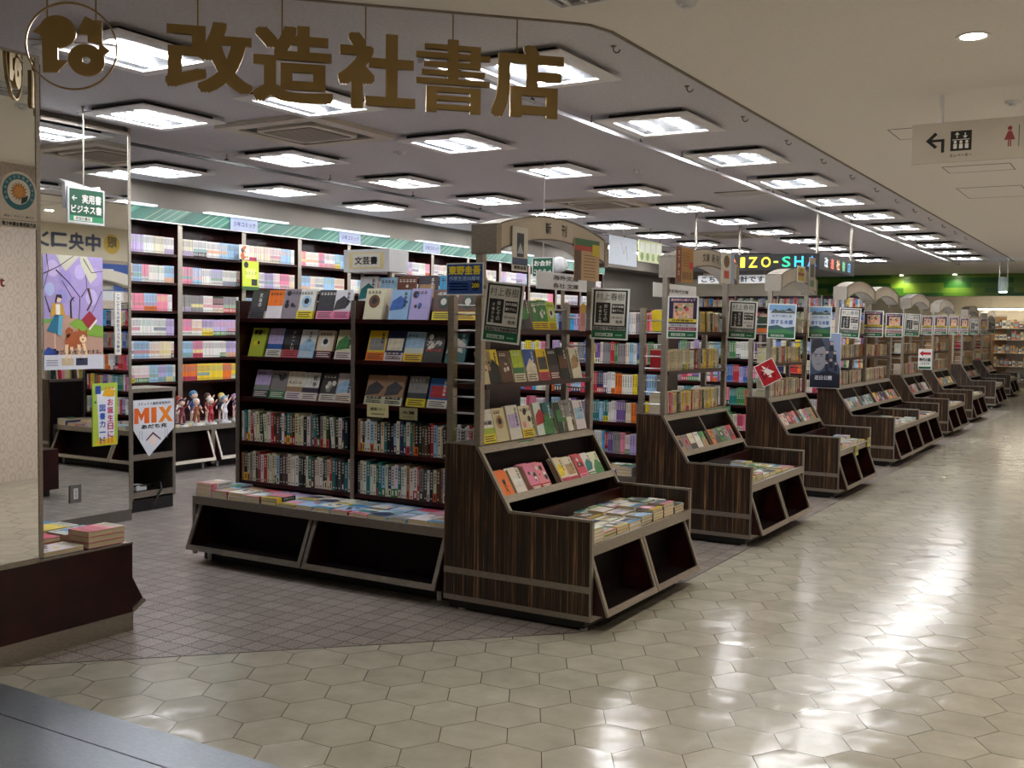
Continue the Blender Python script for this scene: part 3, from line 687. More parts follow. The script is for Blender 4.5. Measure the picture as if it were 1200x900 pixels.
def stack(Mr, x, y, n, place, k, end, w=.128, h=.188, cols=None, t=None, rot=0, same=True):
    z = 0; c0 = R.choice(cols or BRIGHT); b0 = R.choice([None, 'white', 'yellow', 'red', 'pink', 'sky']); s0 = R.randrange(6); t0 = t or R.uniform(.014, .024)
    hh = h*R.uniform(.95, 1.02)
    if b0 == c0: b0 = None
    for j in range(n):
        M = Mr @ T(x+R.uniform(-.002, .002), y+R.uniform(-.002, .002), z+t0) @ RZ(rot+R.uniform(-.012, .012)) @ RX(-math.pi/2)
        spec(M, w, hh, t0, c0, b0, place, 'book', 'book', s0, None, 'flat'); b = BOOKS[-1]; b['ord'] = k; b['end'] = end; b['level'] = (j, n)
        z += t0+.0008

# ------------------------------------------------------------------ furniture
def rack(parent, x0, w, yt, zt, yb, zb):
    mb = MB(); f = .026
    a, b_ = (x0, yt, zt), (x0, yb, zb)
    for xx in (x0+f/2, x0+w-f/2): mb.bar((xx, yt, zt), (xx, yb, zb), f, .012, 'steel', up=(1, 0, 0)) if False else mb.prism([(xx-f/2, 0), (xx+f/2, 0), (xx+f/2, math.hypot(yt-yb, zt-zb)), (xx-f/2, math.hypot(yt-yb, zt-zb))], frame((0, yb, zb), (1, 0, 0), (0, yt-yb, zt-zb)), -.006, .006, 'steel')
    F = frame((0, yb, zb), (1, 0, 0), (0, yt-yb, zt-zb)); mb.prism([(x0+f, 0), (x0+w-f, 0), (x0+w-f, f*1.3), (x0+f, f*1.3)], F, -.006, .006, 'steel')
    p = mb.build('tilt_rack', parent)
    mb = MB(); Fx = frame((0, 0, 0), (0, 1, 0), (0, 0, 1)); e = .008
    for xx in (x0+.002, x0+w-.012): mb.prism([(yt+.004, zt-.004), (yb+.010, zb), (yt+.11, zb), (yt+.11, zt-.004)], Fx, xx, xx+.01, 'maroon')
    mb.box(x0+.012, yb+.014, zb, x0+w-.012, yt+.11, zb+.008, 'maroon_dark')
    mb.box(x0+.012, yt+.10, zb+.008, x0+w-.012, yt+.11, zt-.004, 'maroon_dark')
    mb.build('bin', p)
    return p

def bookcase(loc, rz, bays, bw, zs, top, label, group, yb=.38, depth=.35, base_h=.41, kick=.06, back_side=True, racks=True, tilt=(), wall=False, name='bookcase'):
    t = empty(name, loc, label, 'bookcase', group); t.rotation_euler = (0, 0, rz)
    W = bays*bw; st = .03
    mb = MB(); mb.box(0, yb, base_h, .024, yb+depth, top, 'maroon'); mb.box(-.003, yb-.006, base_h, .027, yb, top, 'steel'); mb.build('side_panel', t)
    mb = MB(); mb.box(W-.024, yb, base_h, W, yb+depth, top, 'maroon'); mb.box(W-.027, yb-.006, base_h, W+.003, yb, top, 'steel'); mb.build('side_panel', t)
    for k in range(1, bays):
        mb = MB(); mb.box(k*bw-.012, yb, base_h, k*bw+.012, yb+depth-.012, top, 'maroon'); mb.box(k*bw-.015, yb-.006, base_h, k*bw+.015, yb, top, 'steel'); mb.build('divider', t)
    MB().box(.024, yb+depth-.011, base_h, W-.024, yb+depth, top, 'maroon').build('back_panel', t)
    for z in zs:
        for k in range(bays):
            MB().box(k*bw+(.0245 if k == 0 else .0125), yb+.004, z-.026, (k+1)*bw-(.0245 if k == bays-1 else .0125), yb+depth-.0115, z, 'maroon').build('shelf', t)
    # base
    mb = MB(); mb.box(.04, .06, 0, W-.04, yb+depth+(yb-.06 if back_side else 0), kick, 'black')
    if back_side: mb.box(0, yb+.1, kick, W, 2*yb+depth, base_h-.002, 'maroon')
    else: mb.box(0, yb, kick, W, yb+depth, base_h-.002, 'maroon')
    mb.build('plinth', t)
    for x in (0, W-.02):
        mb = MB(); mb.box(x, .02, kick, x+.02, yb+.0995 if back_side else yb-.0005, base_h-.05, 'maroon'); mb.box(x-.002, 0, kick-.02, x+.022, .02, base_h, 'steel')
        mb.box(x-.002, .02, .10, x+.022, yb, .13, 'steel'); mb.box(x-.002, .02, .24, x+.022, yb, .265, 'steel')
        mb.build('end_panel', t)
    mb = MB(); mb.box(.022, 0, base_h-.05, W-.022, .018, base_h, 'steel'); mb.box(0, .018, base_h-.02, W, yb+(.0995 if back_side else -.007), base_h, 'steel_dark'); mb.build('bench', t)
    if racks:
        n = bays
        for k in range(n): rack(t, .028+k*(W-.056)/n+.003, (W-.056)/n-.012, .03, base_h-.055, -.085, .085)
    for x in (.1, W-.1):
        MB().tube((x, .05, 0), (x, .05, .05), .014, 'white_plastic', n=10).build('foot', t)
    return t

def book_stand(loc, W, label, group, n_rack=2, sign=None):
    t = empty('book_stand', loc, label, 'book display stand', group); t.rotation_euler = (0, 0, math.pi/2)
    Fx = frame((0, 0, 0), (0, 1, 0), (0, 0, 1))
    prof = [(.004, .058), (.88, .058), (.88, .89), (.68, .886), (.47, .553), (.004, .555)]
    for x, s in ((0, 1), (W, -1)):
        MB().prism(prof, Fx, x, x+s*.02, 'zebrano').build('side_panel', t)
        p = t.children[-1] if False else None
        mb = MB(); xc = x+s*.010
        def strip(a, b, w=.016): mb.bar((xc, a[0], a[1]), (xc, b[0], b[1]), .0225, w, 'steel')
        mb.box(xc-.0112, 0, .058, xc+.0112, .012, .560, 'steel')
        strip((.0, .560), (.475, .560), .012); strip((.474, .556), (.683, .889)); strip((.68, .893), (.882, .894), .010)
        mb.box(xc-.0118, .012, .200, xc+.0118, .88, .233, 'steel'); mb.box(xc-.0118, .012, .058, xc+.0118, .88, .086, 'steel')
        mb.build('metal_edging', t)
    MB().box(.03, .05, .012, W-.03, .86, .057, 'black').build('plinth', t)
    for x in (.06, W-.06):
        for y in (.07, .80): MB().tube((x, y, 0), (x, y, .012), .02, 'white_plastic', n=10).build('foot', t)
    mb = MB(); mb.box(.0225, 0, .386, W-.0225, .02, .441, 'steel'); mb.box(.0205, .02, .42, W-.0205, .47, .438, 'maroon'); mb.box(.0205, .445, .4385, W-.0205, .47, .535, 'maroon'); mb.build('bench', t)
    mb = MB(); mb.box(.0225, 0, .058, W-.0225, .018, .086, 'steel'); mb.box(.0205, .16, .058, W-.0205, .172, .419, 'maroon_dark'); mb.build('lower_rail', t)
    n = n_rack
    for k in range(n): rack(t, .026+k*(W-.052)/n+.002, (W-.052)/n-.008, .028, .383, -.075, .088)
    # sloping tray
    mb = MB(); sl = Vector((.21, .333)).normalized(); FS = frame((0, .47, .553), (1, 0, 0), (0, .21, .333))
    mb.prism([(.0225, .055), (W-.0225, .055), (W-.0225, .095), (.0225, .095)], FS, -.006, .006, 'steel')
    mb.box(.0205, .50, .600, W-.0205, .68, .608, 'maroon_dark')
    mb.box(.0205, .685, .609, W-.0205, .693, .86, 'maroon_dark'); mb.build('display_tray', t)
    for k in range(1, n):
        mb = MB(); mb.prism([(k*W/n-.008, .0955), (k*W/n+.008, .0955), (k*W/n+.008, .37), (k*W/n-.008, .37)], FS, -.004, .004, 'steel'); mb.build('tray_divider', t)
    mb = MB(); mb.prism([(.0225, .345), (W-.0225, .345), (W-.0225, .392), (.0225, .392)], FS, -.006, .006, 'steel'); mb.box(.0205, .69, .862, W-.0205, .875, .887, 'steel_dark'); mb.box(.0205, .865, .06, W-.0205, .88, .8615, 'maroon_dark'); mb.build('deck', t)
    for x in (.022, W-.022):
        MB().box(x-.02, .662, .8875, x+.02, .70, 1.895, 'steel').build('post', t)
        MB().box(x-.02, .835, .8985, x+.02, .872, 1.665, 'steel').build('post', t)
        z = .965
        while z < 1.63: MB().tube((x, .7002, z), (x, .8348, z), .0055, 'chrome', n=8).build('rung', t); z += .087
    for z in (1.206, 1.497):
        mb = MB(); mb.box(.043, .655, z-.026, W-.043, .86, z, 'maroon'); mb.build('shelf', t)
    mb = MB(); mb.tube((.042, .853, 1.62), (W-.042, .853, 1.62), .006, 'chrome', n=8); mb.build('top_bar', t)
    # arched header
    mb = MB(); ns = 16; y0, y1 = .58, .725
    zo = lambda x: 2.03+.092*(1-((x-W/2)/(W/2))**2); zi = lambda x: 1.893+.108*(1-((x-W/2)/(W/2))**2)
    vs = []; fs = {'cream_panel': [], 'steel': [], 'white_plastic': []}
    for i in range(ns+1):
        x = .05+(W-.1)*i/ns; vs += [(x, y0, zi(x)), (x, y0, zo(x)), (x, y1, zo(x)), (x, y1, zi(x))]
    for i in range(ns):
        a = 4*i; b = a+4
        fs['cream_panel'] += [(a, b, b+1, a+1), (a+3, a+2, b+2, b+3)]; fs['steel'].append((a+1, b+1, b+2, a+2)); fs['white_plastic'].append((a, a+3, b+3, b))
    for m_, f_ in fs.items(): mb.add(vs, f_, m_)
    Ff = frame((0, y0, 0), (1, 0, 0), (0, 0, 1))
    if sign:
        for ch, fx in sign: 
            x = W*fx; sl_ = -2*.092*(x-W/2)/(W/2)**2
            mb.text(frame((x, y0, (zo(x)+zi(x))/2), (1, 0, sl_), (0, 0, 1)), ch, 0, 0, .062, (44, 40, 38), off=.002)
    ah = mb.build('arched_header', t)
    for x in (.0, W-.05):
        MB().box(x, y0-.004, 1.885, x+.05, y1+.004, 2.036, 'steel').build('end_cap', ah)
    for q, e in ((zo, .001), (zi, -.001)):
        mb = MB()
        for i in range(ns):
            x = .05+(W-.1)*i/ns; x2 = .05+(W-.1)*(i+1)/ns; mb.bar((x, y0-.003, q(x)+e), (x2, y0-.003, q(x2)+e), .006, .008, 'steel_dark')
        mb.build('arch_edging', ah)
    return t

STANDS = [(-2.305, 4.636, 1.31, 2, 'book stand nearest the entrance, arched header and striped wood side', [('新', .42), ('刊', .56)]),
          (-2.325, 7.14, 1.30, 2, 'second striped wood book stand from the entrance, with taped notices on its arch', [('文', .39), ('庫', .45), ('新', .54), ('刊', .61)]),
          (-2.355, 9.70, 1.25, 2, 'third striped wood book stand from the entrance, with tilted red notice', None),
          (-2.42, 12.45, 1.49, 2, 'fourth striped wood book stand from the entrance, beside the man-and-group poster', None),
          (-2.43, 13.95, 1.5, 2, 'fifth striped wood book stand from the entrance, pushed against the fourth', None),
          (-2.48, 16.6, 1.6, 2, 'sixth striped wood book stand from the entrance, standing apart from the fifth', None),
          (-2.55, 19.6, 1.6, 2, 'seventh striped wood book stand from the entrance, beneath the red arrow notice', None),
          (-2.68, 23.9, 1.6, 2, 'eighth striped wood book stand from the entrance, second from the far end', None),
          (-2.85, 28.3, 1.6, 2, 'farthest striped wood book stand at the end of the row', None)]
def SM(i): x, y = STANDS[i][:2]; return T(x, y, 0) @ RZ(math.pi/2)
for i, (x, y, W, n, lab, sg) in enumerate(STANDS):
    book_stand((x, y, 0), W, lab, 'striped wood book stands along the corridor', n, sg)
SN = ['nearest stand', 'second stand', 'third stand', 'fourth stand', 'fifth stand', 'sixth stand', 'seventh stand', 'eighth stand', 'farthest stand']
WH, BKc, RDc = (226, 224, 218), (30, 28, 30), (190, 30, 36)
# nearest stand
S = SM(0); W = 1.31
E1 = 'entrance side'
faces(S @ T(0, .70, 1.4975), [.42, .50, .615, .70, .80], 'top shelf, nearest stand', [('charcoal', None, 'pale_blue', 0), ('charcoal', None, 'green', 2), ('green', 'yellow', 'white', 4), ('green', 'yellow', 'white', 4), ('lime', 'yellow', 'white', 1)], .2, .10, .172, end=E1)
faces(S @ T(0, .672, 1.2065), [.045, .115, .24, .375, .515, .655, .78, .905, 1.06], 'middle shelf, nearest stand', [('cream', None, None, 4), ('yellow', 'lime', 'black', 5), ('brown', None, 'charcoal', 4), ('green', 'ivory', 'lime', 3), ('blue', 'pink', 'ivory', 5), ('yellow', 'rose', 'charcoal', 0), ('charcoal', 'maroon', 'black', 3), ('black', None, 'brown', 0), ('ivory', None, 'tan', 2)], .24, .118, .185, end=E1)
faces(S @ T(0, .66, .8935), [.045, .175, .32, .455, .62, .70, .865, .93, 1.10], 'upper deck, nearest stand', [('lime', 'yellow', 'white', 3, [('新潮', .5, .6, .13, BKc, 0, .7)]), ('cream', None, 'tan', 1), ('white', None, 'lilac', 0), ('ivory', 'yellow', 'pink', 4), ('white', None, 'red', 2), ('teal', None, 'green', 5), ('dark_green', None, 'green', 0), ('white', None, 'grey', 3), ('white', None, 'pale_blue', 0)], .26, .125, .185, end=E1)
FSb = frame((0, .512, .6095), (1, 0, 0), (0, .21, .333))
def tray(i, x, place, cols, w=.108, h=.168, end=E1, dup=2, lift=0):
    faces(SM(i) @ T(0, .525, .6095), x, place, cols, .53, w, h, (.014, .02), end, dup)
tray(0, [.05, .185, .345, .455], 'sloping tray, nearest stand', [('orange', None, 'orange', 1, [('えへ', .5, .62, .20, BKc, 1, None)], 2), ('white', None, 'white', 0, None, 2), ('pink', 'red', 'white', 4, [('夏', .5, .1, .13, WH, 0, .7)], 3), ('pink', 'red', 'white', 4, [('夏', .5, .1, .13, WH, 0, .7)], 3)])
tray(0, [.68, .79, .92, 1.03, 1.13], 'sloping tray, nearest stand', [('ivory', 'rose', 'yellow', 2, None, 2), ('ivory', 'rose', 'tan', 0, None, 2), ('rose', 'pink', 'ivory', 4, None, 2), ('white', 'green', 'teal', 2, None, 2), ('ivory', None, 'green', 5, None, 1)])
for b in BOOKS[-13:]:
    if b['ord'] and b['M'].translation.y > 5.25: b['ord'] += 4
FL = ['white', 'pale_blue', 'ivory', 'white', 'navy', 'white', 'green', 'grey', 'charcoal', 'white']
def bench(i, W, rows, place, nmax, w=.148, h=.105, y0=.025):
    k = 0
    for r in range(rows):
        x = .035
        while x+w < W-.03:
            k += 1; n = nmax(r, x, W)
            if n: stack(SM(i) @ T(0, 0, .4385), x, y0+r*(h+.012), n, place, k, 'front corner', w*R.uniform(.96, 1.), h, FL, R.uniform(.015, .019))
            x += w+.006
# bench books of the nearest stand: paperbacks in low piles
bench(0, 1.31, 4, 'bench of nearest stand', lambda r, x, W: (2 if x < .6 else 3) + (1 if .75 < x < 1.1 and r < 2 else 0) + (2 if r == 0 and x < .1 else 0) - (1 if r == 3 else 0))

# further stands: simpler filling
def fill_stand(i, rich=2):
    x, y, W, n, lab, sg = STANDS[i]; S = SM(i); nm = SN[i]
    for z, pal, ang in ((1.4975, PAPERB, 0), (1.2065, PAPERB, 0), (.8885, PAPERB+['pink', 'white'], 0)):
        pl = {1.4975: 'top shelf', 1.2065: 'middle shelf', .8885: 'upper deck'}[z]+', '+nm
        spines(S @ T(.06, .70, z), W-.13, pl, pal, (.145, .158), (.012, .022), .105, E1, lean=True, runs=3, bandp=.3)
    cols = [R.choice(['white', 'ivory', 'red', 'brown', 'yellow', 'orange', 'tan', 'pink', 'pale_blue', 'grey', 'charcoal', 'green']) for _ in range(14)]
    xs = []; xx = .04
    while xx < W-.12:
        if any(abs(xx+.05-W*q/n) < .058 for q in range(1, n)): xx += .02; continue
        xs.append(xx); xx += .114
    faces(S @ T(0, .525, .6095), xs, 'sloping tray, '+nm, cols, .53, .104, .15, (.012, .018), E1, 1)
    bench(i, W, 3, 'bench of '+nm, lambda r, x, W: R.choice([1, 1, 2, 2, 3]), .15, .13, .03)
for i in range(1, 9): fill_stand(i)

# ------------------------------------------------------------------ bookcases behind the stands
BX = [-5.185, -5.19, -5.22, -5.295]
BC = [(4.72, [1.545, 1.295, 1.025, .735, .47], 'dark red bookcase of literature with face-out novels, nearest the entrance'),
      (7.2, [1.47, 1.236, 1.0, .776, .525], 'dark red bookcase behind the second striped stand'),
      (9.76, [1.47, 1.236, 1.0, .776, .525], 'dark red bookcase behind the third striped stand'),
      (12.5, [1.47, 1.236, 1.0, .776, .525], 'dark red bookcase behind the fourth and fifth striped stands')]
for i, (y, zs, lab) in enumerate(BC):
    bookcase((BX[i], y, 0), 0, 2, .99, zs, 1.66, lab, 'double sided bookcases behind the stands')
C1 = T(-5.185, 4.72, 0); LB = 'literature bookcase'; SE = 'mirror end'
JT = lambda a, b, c=BKc: [('本屋大賞', .5, .235, .085, c, 0, .84), ('ノミネート', .5, .10, .07, c, 0, .84)]
# top of the case, left bay and right bay
Tt = C1 @ T(0, .40, 1.5455)
faces(Tt, [.085, .235, .375, .50, .665, .80], 'top shelf of '+LB, [('charcoal', 'white', 'charcoal', 5, [('天路の', .62, .90, .15, WH, 1, None)], 2), ('white', None, 'orange', 3), ('grey', None, 'charcoal', 4), ('white', 'yellow', 'pale_blue', 1), ('charcoal', 'pink', 'charcoal', 3), ('white', 'pink', 'charcoal', 2)], .26, .135, .192, end=SE, t=(.016, .02))
nb = len(BOOKS)
faces(Tt, [1.045, 1.24, 1.39, 1.56, 1.73], 'top shelf of '+LB, [('ivory', None, 'brown', 1, None, 4), ('pale_blue', None, 'blue', 2, None, 2), ('lilac', None, 'blue', 4), ('brown', 'yellow', 'dark_green', 1, [('成瀬は', .5, .86, .1, WH, 0, .7)]), ('brown', 'yellow', 'dark_green', 1, [('成瀬は', .5, .86, .1, WH, 0, .7)])], .24, .14, .19, end=SE)
for b in BOOKS[nb:]: b['ord'] += 6
# raised row behind the top
nb = len(BOOKS)
faces(C1 @ T(0, .60, 1.61), [.84, 1.0, 1.14, 1.30, 1.46, 1.62], 'raised back row of '+LB, ['white', ('white', 'navy', 'pale_blue', 3), ('brown', None, 'grey', 4), ('charcoal', None, 'tan', 0), ('white', None, 'sky', 3), ('tan', None, 'brown', 0)], .16, .14, .21, end=SE)
R2 = C1 @ T(0, .42, 1.2955)
faces(R2, [.06, .215, .355, .495, .64, .80], 'second shelf of '+LB, [('lime', None, 'yellow', 4), ('blue', 'white', 'lilac', 3), ('black', 'rose', 'charcoal', 3, [('グレートリ', .6, .94, .125, WH, 1, None)]), ('white', 'blue', 'pale_blue', 5, [('満天の', .6, .94, .12, BKc, 1, None)]), ('ivory', 'maroon', 'white', 1), ('ivory', 'white', 'green', 2)], .30, .132, .192, end=SE)
nb = len(BOOKS)
faces(R2, [1.05, 1.19, 1.335, 1.48, 1.64], 'second shelf of '+LB, [('yellow', 'orange', 'grey', 0), ('navy', 'white', 'ivory', 0, JT(0, 0)), ('white', 'yellow', 'pale_blue', 3), ('black', None, 'charcoal', 4, [('方舟', .5, .62, .16, WH, 0, .8), ('本屋大賞', .5, .38, .09, RDc, 0, .84)]), ('teal', None, 'white', 2)], .30, .14, .188, end=SE)
for b in BOOKS[nb:]: b['ord'] += 6
R3 = C1 @ T(0, .42, 1.0255)
faces(R3, [.10, .245, .385, .52, .675, .80], 'third shelf of '+LB, [('grey', 'charcoal', 'lilac', 3), ('grey', 'green', 'charcoal', 4), ('tan', 'white', 'ivory', 3, [('大人こん', .5, .6, .1, BKc, 0, .8)]), ('charcoal', 'white', 'white', 3, [('戦争', .72, .9, .2, BKc, 1, None)]), ('charcoal', 'white', 'grey', 4), ('white', 'ivory', 'pale_blue', 2)], .30, .136, .19, end=SE)
nb = len(BOOKS)
faces(R3, [1.04, 1.185, 1.36, 1.515], 'third shelf of '+LB, [('tan', 'ivory', 'charcoal', 2, JT(0, 0)), ('tan', 'ivory', 'charcoal', 2, JT(0, 0)), ('charcoal', 'yellow', 'grey', 3), ('blue', 'white', 'red', 0)], .30, .142, .188, end=SE)
for b in BOOKS[nb:]: b['ord'] += 6
for z, nm in ((.7355, 'fourth shelf'), (.4705, 'bottom shelf')):
    for bay, bn in ((0, 'mirror-side bay'), (1, 'stand-side bay')):
        spines(C1 @ T(.028+bay*.985, .395, z), .945, f'{nm}, {bn} of {LB}', DARKPAL, (.178, .205), (.015, .030), .13, SE, lean=(z > .7 and bay == 0), bandp=.45)
# bench piles of the literature bookcase
k = 0
for r in range(2):
    x = .02
    for j in range(14):
        k += 1; n = (3 if j == 0 else 2) if j < 5 else 1
        if r == 1: n = max(1, n-1)
        c = ['white', 'pale_blue', 'rose', 'white', 'dark_green', 'white', 'lilac', 'white', 'sky', 'white', 'pale_blue', 'white', 'teal', 'white']
        stack(C1 @ T(0, 0, .4105), x, .012+r*.185, n, 'bench of '+LB, k, SE, .130, .178, [R.choice(c), 'white', 'pale_blue', c[j]], R.uniform(.018, .028)); x += .1385
# other bookcases
for i in (1, 2, 3):
    C = T(BX[i], BC[i][0], 0); nm = ['', 'second bookcase', 'third bookcase', 'fourth bookcase'][i]
    for q, z in enumerate(BC[i][1]):
        for bay, bn in ((0, 'mirror-side bay'), (1, 'stand-side bay')):
            spines(C @ T(.028+bay*.985, .395, z+.0005), .945, f'{ordn(q+1)} shelf, {bn} of {nm}', BRIGHT if i < 3 else PAPERB+BRIGHT, (.150, .176), (.011, .022), .12, SE, lean=False, runs=4, bandp=.3)
    for r in range(2):
        for j in range(12): stack(C @ T(0, 0, .4105), .03+j*.16, .012+r*.185, R.choice([1, 2, 3]), 'bench of '+nm, r*12+j+1, SE, .135, .178, BRIGHT, R.uniform(.014, .022))

# ------------------------------------------------------------------ comics wall
WZ = [2.235, 1.935, 1.636, 1.379, 1.139, .889]
Y0w, BWw = 6.07, .93; NB = 13
first = None; CP = 'white white lilac pink white pale_blue white ivory'.split(); CA = 'rose red pink navy orange green yellow purple teal'.split()
for k in range(NB):
    y = Y0w+k*BWw; lab = f'{ordn(k+1)} wall bookcase of comics from the mirror, under the teal fascia'
    if first is None:
        first = bookcase((-8.40, y+.003, 0), math.pi/2, 1, BWw-.0065, WZ, 2.553, lab, 'comics bookcases along the wall', yb=.5, depth=.3, base_h=.45, back_side=False, racks=True); o = first
    else:
        o = copy_tree(first); o.location = (-8.40, y+.003, 0); o['label'] = lab
    Mw = T(-8.40, y, 0) @ RZ(math.pi/2)
    for q, z in enumerate(WZ):
        pal = CP; arts = CA
        if k == 2 and q == 2: pal = ['dark_green', 'grey', 'white']
        if k == 2 and q == 5: pal = ['yellow', 'orange', 'yellow']
        spines(Mw @ T(.03, .51, z+.0005), BWw-.06, f'{ordn(q+1)} shelf, {ordn(k+1)} wall bookcase', pal, (.172, .178), (.011, .016), .11, 'mirror end', 'comic', 'comic', lean=False, runs=14, bandp=.25, arts=arts, fill=R.uniform(.93, 1))
    if k != 2:
        for j in range(5):
            stack(Mw @ T(0, 0, .4505), .05+j*.17, .03, R.choice([1, 2, 2, 3]), f'bench of {ordn(k+1)} wall bookcase', j+1, 'mirror end', .115, .175, CP+CA[:4], .014)
        if k > 2 or k == 1:
            spines(Mw @ T(.03, .51, .4505), BWw-.06, f'lowest row, {ordn(k+1)} wall bookcase', CP, (.20, .21), (.012, .02), .13, 'mirror end', 'comic', 'comic', lean=False, runs=8, bandp=.25, arts=CA)
# shelving across the shop's far end, seen over and between the stands
fb = bookcase((-8.85, 22.4, 0), 0, 4, .95, [2.05, 1.75, 1.47, 1.236, 1.0, .776, .525], 2.3, 'wide dark bookcase across the far end of the shop behind the black hanging sign', 'bookcases at the far end', back_side=False)
for q, z in enumerate([2.05, 1.75, 1.47, 1.236, 1.0, .776, .525]):
    for k in range(4): spines(T(-8.85, 22.4, 0) @ T(.028+k*.95, .39, z+.0005), .9, 'far bookcase shelf', BRIGHT+PAPERB, (.15, .2), (.012, .022), .12, SE, lean=False, runs=3)
# teal fascia above the comics
o = MB().box(-8.90, Y0w, 2.556, -8.87, Y0w+NB*BWw, 2.703, 'teal_fascia').build('shop_fascia'); tag(o, 'long teal fascia with slanting gold strokes above the comics wall', 'fascia')
MB().box(-8.90, Y0w, 2.5535, -8.862, Y0w+NB*BWw, 2.5625, 'chrome').build('lower_edging', o)
for k in range(6):
    y = 6.3+k*1.95
    o = MB().box(-8.898, y, 2.7035, -8.80, y+1.25, 2.722, 'strip').build('strip_light'); tag(o, f'slim bright strip light on the teal fascia, {ordn(k+1)} from the mirror', 'strip light', 'strip lights on the teal fascia')
for k, (u, v, s) in enumerate([(286, 262, '少年コミック'), (410, 277, '少年コミック'), (506, 289, '少女コミック')]):
    p = atX(u, v, -8.86); Fp = frame((0, 0, 0), (0, 1, 0), (0, 0, 1)); mb = MB(); mb.box(0, -.21, -.07, .01, .21, .07, 'paint', (150, 160, 184))
    mb.text(frame((.01, 0, 0), (0, 1, 0), (0, 0, 1)), s, 0, 0, .052, (30, 40, 110), w=.34)
    o = mb.build('category_sign', loc=(-8.865, p.y, 2.635)); tag(o, ['white category plate in blue writing on the teal fascia, nearest the mirror', 'white category plate on the teal fascia over the box sign of literature', 'white category plate on the teal fascia, farthest of the three from the mirror'][k], 'sign', 'category plates on the teal fascia')

# ------------------------------------------------------------------ mirrors, pillar and display base at the entrance
struct(MB().box(-6.6, 1.2, .45, -4.25, 2.92, 2.64, 'maroon'), 'wall_entrance')
t = empty('wall_mirror', (-4.22, 1.2, .447), 'tall mirror panel with the sunflower sticker, above the dark red counter', 'mirror')
MB().box(-.02, 0, .003, 0, 1.752, 2.203, 'mirror').build('glass', t)
mb = MB(); mb.box(-.026, 1.7525, -.001, .004, 1.772, 2.215, 'steel'); mb.box(-.026, 0, 2.2035, .004, 1.7525, 2.215, 'steel'); mb.box(-.026, 0, -.012, .004, 1.7525, .0025, 'steel'); mb.build('frame', t)
MB().box(-.10, 1.7725, 1.95, -.03, 1.80, 2.19, 'maroon').build('side_block', t)
t = empty('display_counter', (-4.22, 1.2, 0), 'dark red display counter with brushed metal skirting at the entrance, carrying books', 'display counter')
MB().box(-2.3, 0, .09, -.0005, 2.26, .425, 'maroon').build('body', t)
MB().box(-2.3, 0, 0, .002, 2.262, .0895, 'steel').build('skirting', t)
mb = MB(); mb.box(-2.3, 1.735, .4255, .0, 2.262, .431, 'steel_dark'); mb.box(-.004, 0, .4255, .003, 1.7345, .434, 'steel'); mb.box(-.004, 1.735, .4312, .003, 2.262, .4365, 'steel'); mb.build('ledge', t)
pt = MB(); Fx = frame((0, 0, 0), (0, 1, 0), (0, 0, 1))
pt.prism([(2.2625, .27), (2.335, .135), (2.325, .11), (2.2625, .10)], Fx, -.9, -.012, 'maroon'); pt.build('tilt_rack', t)
MB().bar((-.008, 2.335, .135), (-.008, 2.264, .095), .016, .02, 'steel').build('rack_edge', t)
MB().box(-.115, 1.79, .437, -.075, 1.82, .49, 'steel_dark').build('bracket', t)
# its books: larger magazines and comics
Mb = T(-4.225, 3.455, .4368) @ RZ(math.pi)       # x runs away from the viewer, y towards the mirror
nb0 = len(BOOKS)
for (x, y, n, c, bd, w, h, tt, st, art) in [(.015, .02, 3, 'pink', 'ivory', .148, .21, .026, 3, 'rose'), (.02, .25, 1, 'white', 'ivory', .15, .21, .022, 4, 'yellow'), (.18, .02, 2, 'white', 'pale_blue', .148, .21, .024, 0, 'sky'), (.19, .25, 2, 'rose', None, .14, .20, .022, 2, 'rose'),
                                           (.35, .03, 2, 'yellow', 'white', .148, .21, .024, 3, 'yellow'), (.36, .25, 1, 'white', None, .14, .20, .02, 4, 'red'), (.52, .03, 2, 'white', 'sky', .148, .21, .02, 1, 'blue'), (.69, .03, 1, 'ivory', None, .148, .21, .02, 5, 'green')]:
    for j in range(n):
        spec(Mb @ T(x, y, j*(tt+.001)+tt) @ RX(-math.pi/2), w, h, tt, c, bd if j == n-1 else None, 'on the entrance base beside the mirror', 'book', 'magazine', st, None, 'flat', art=art)
        b = BOOKS[-1]; b['ord'] = 1+[.015, .02, .18, .19, .35, .36, .52, .69].index(x); b['end'] = 'its open corner'; b['level'] = (j, n)
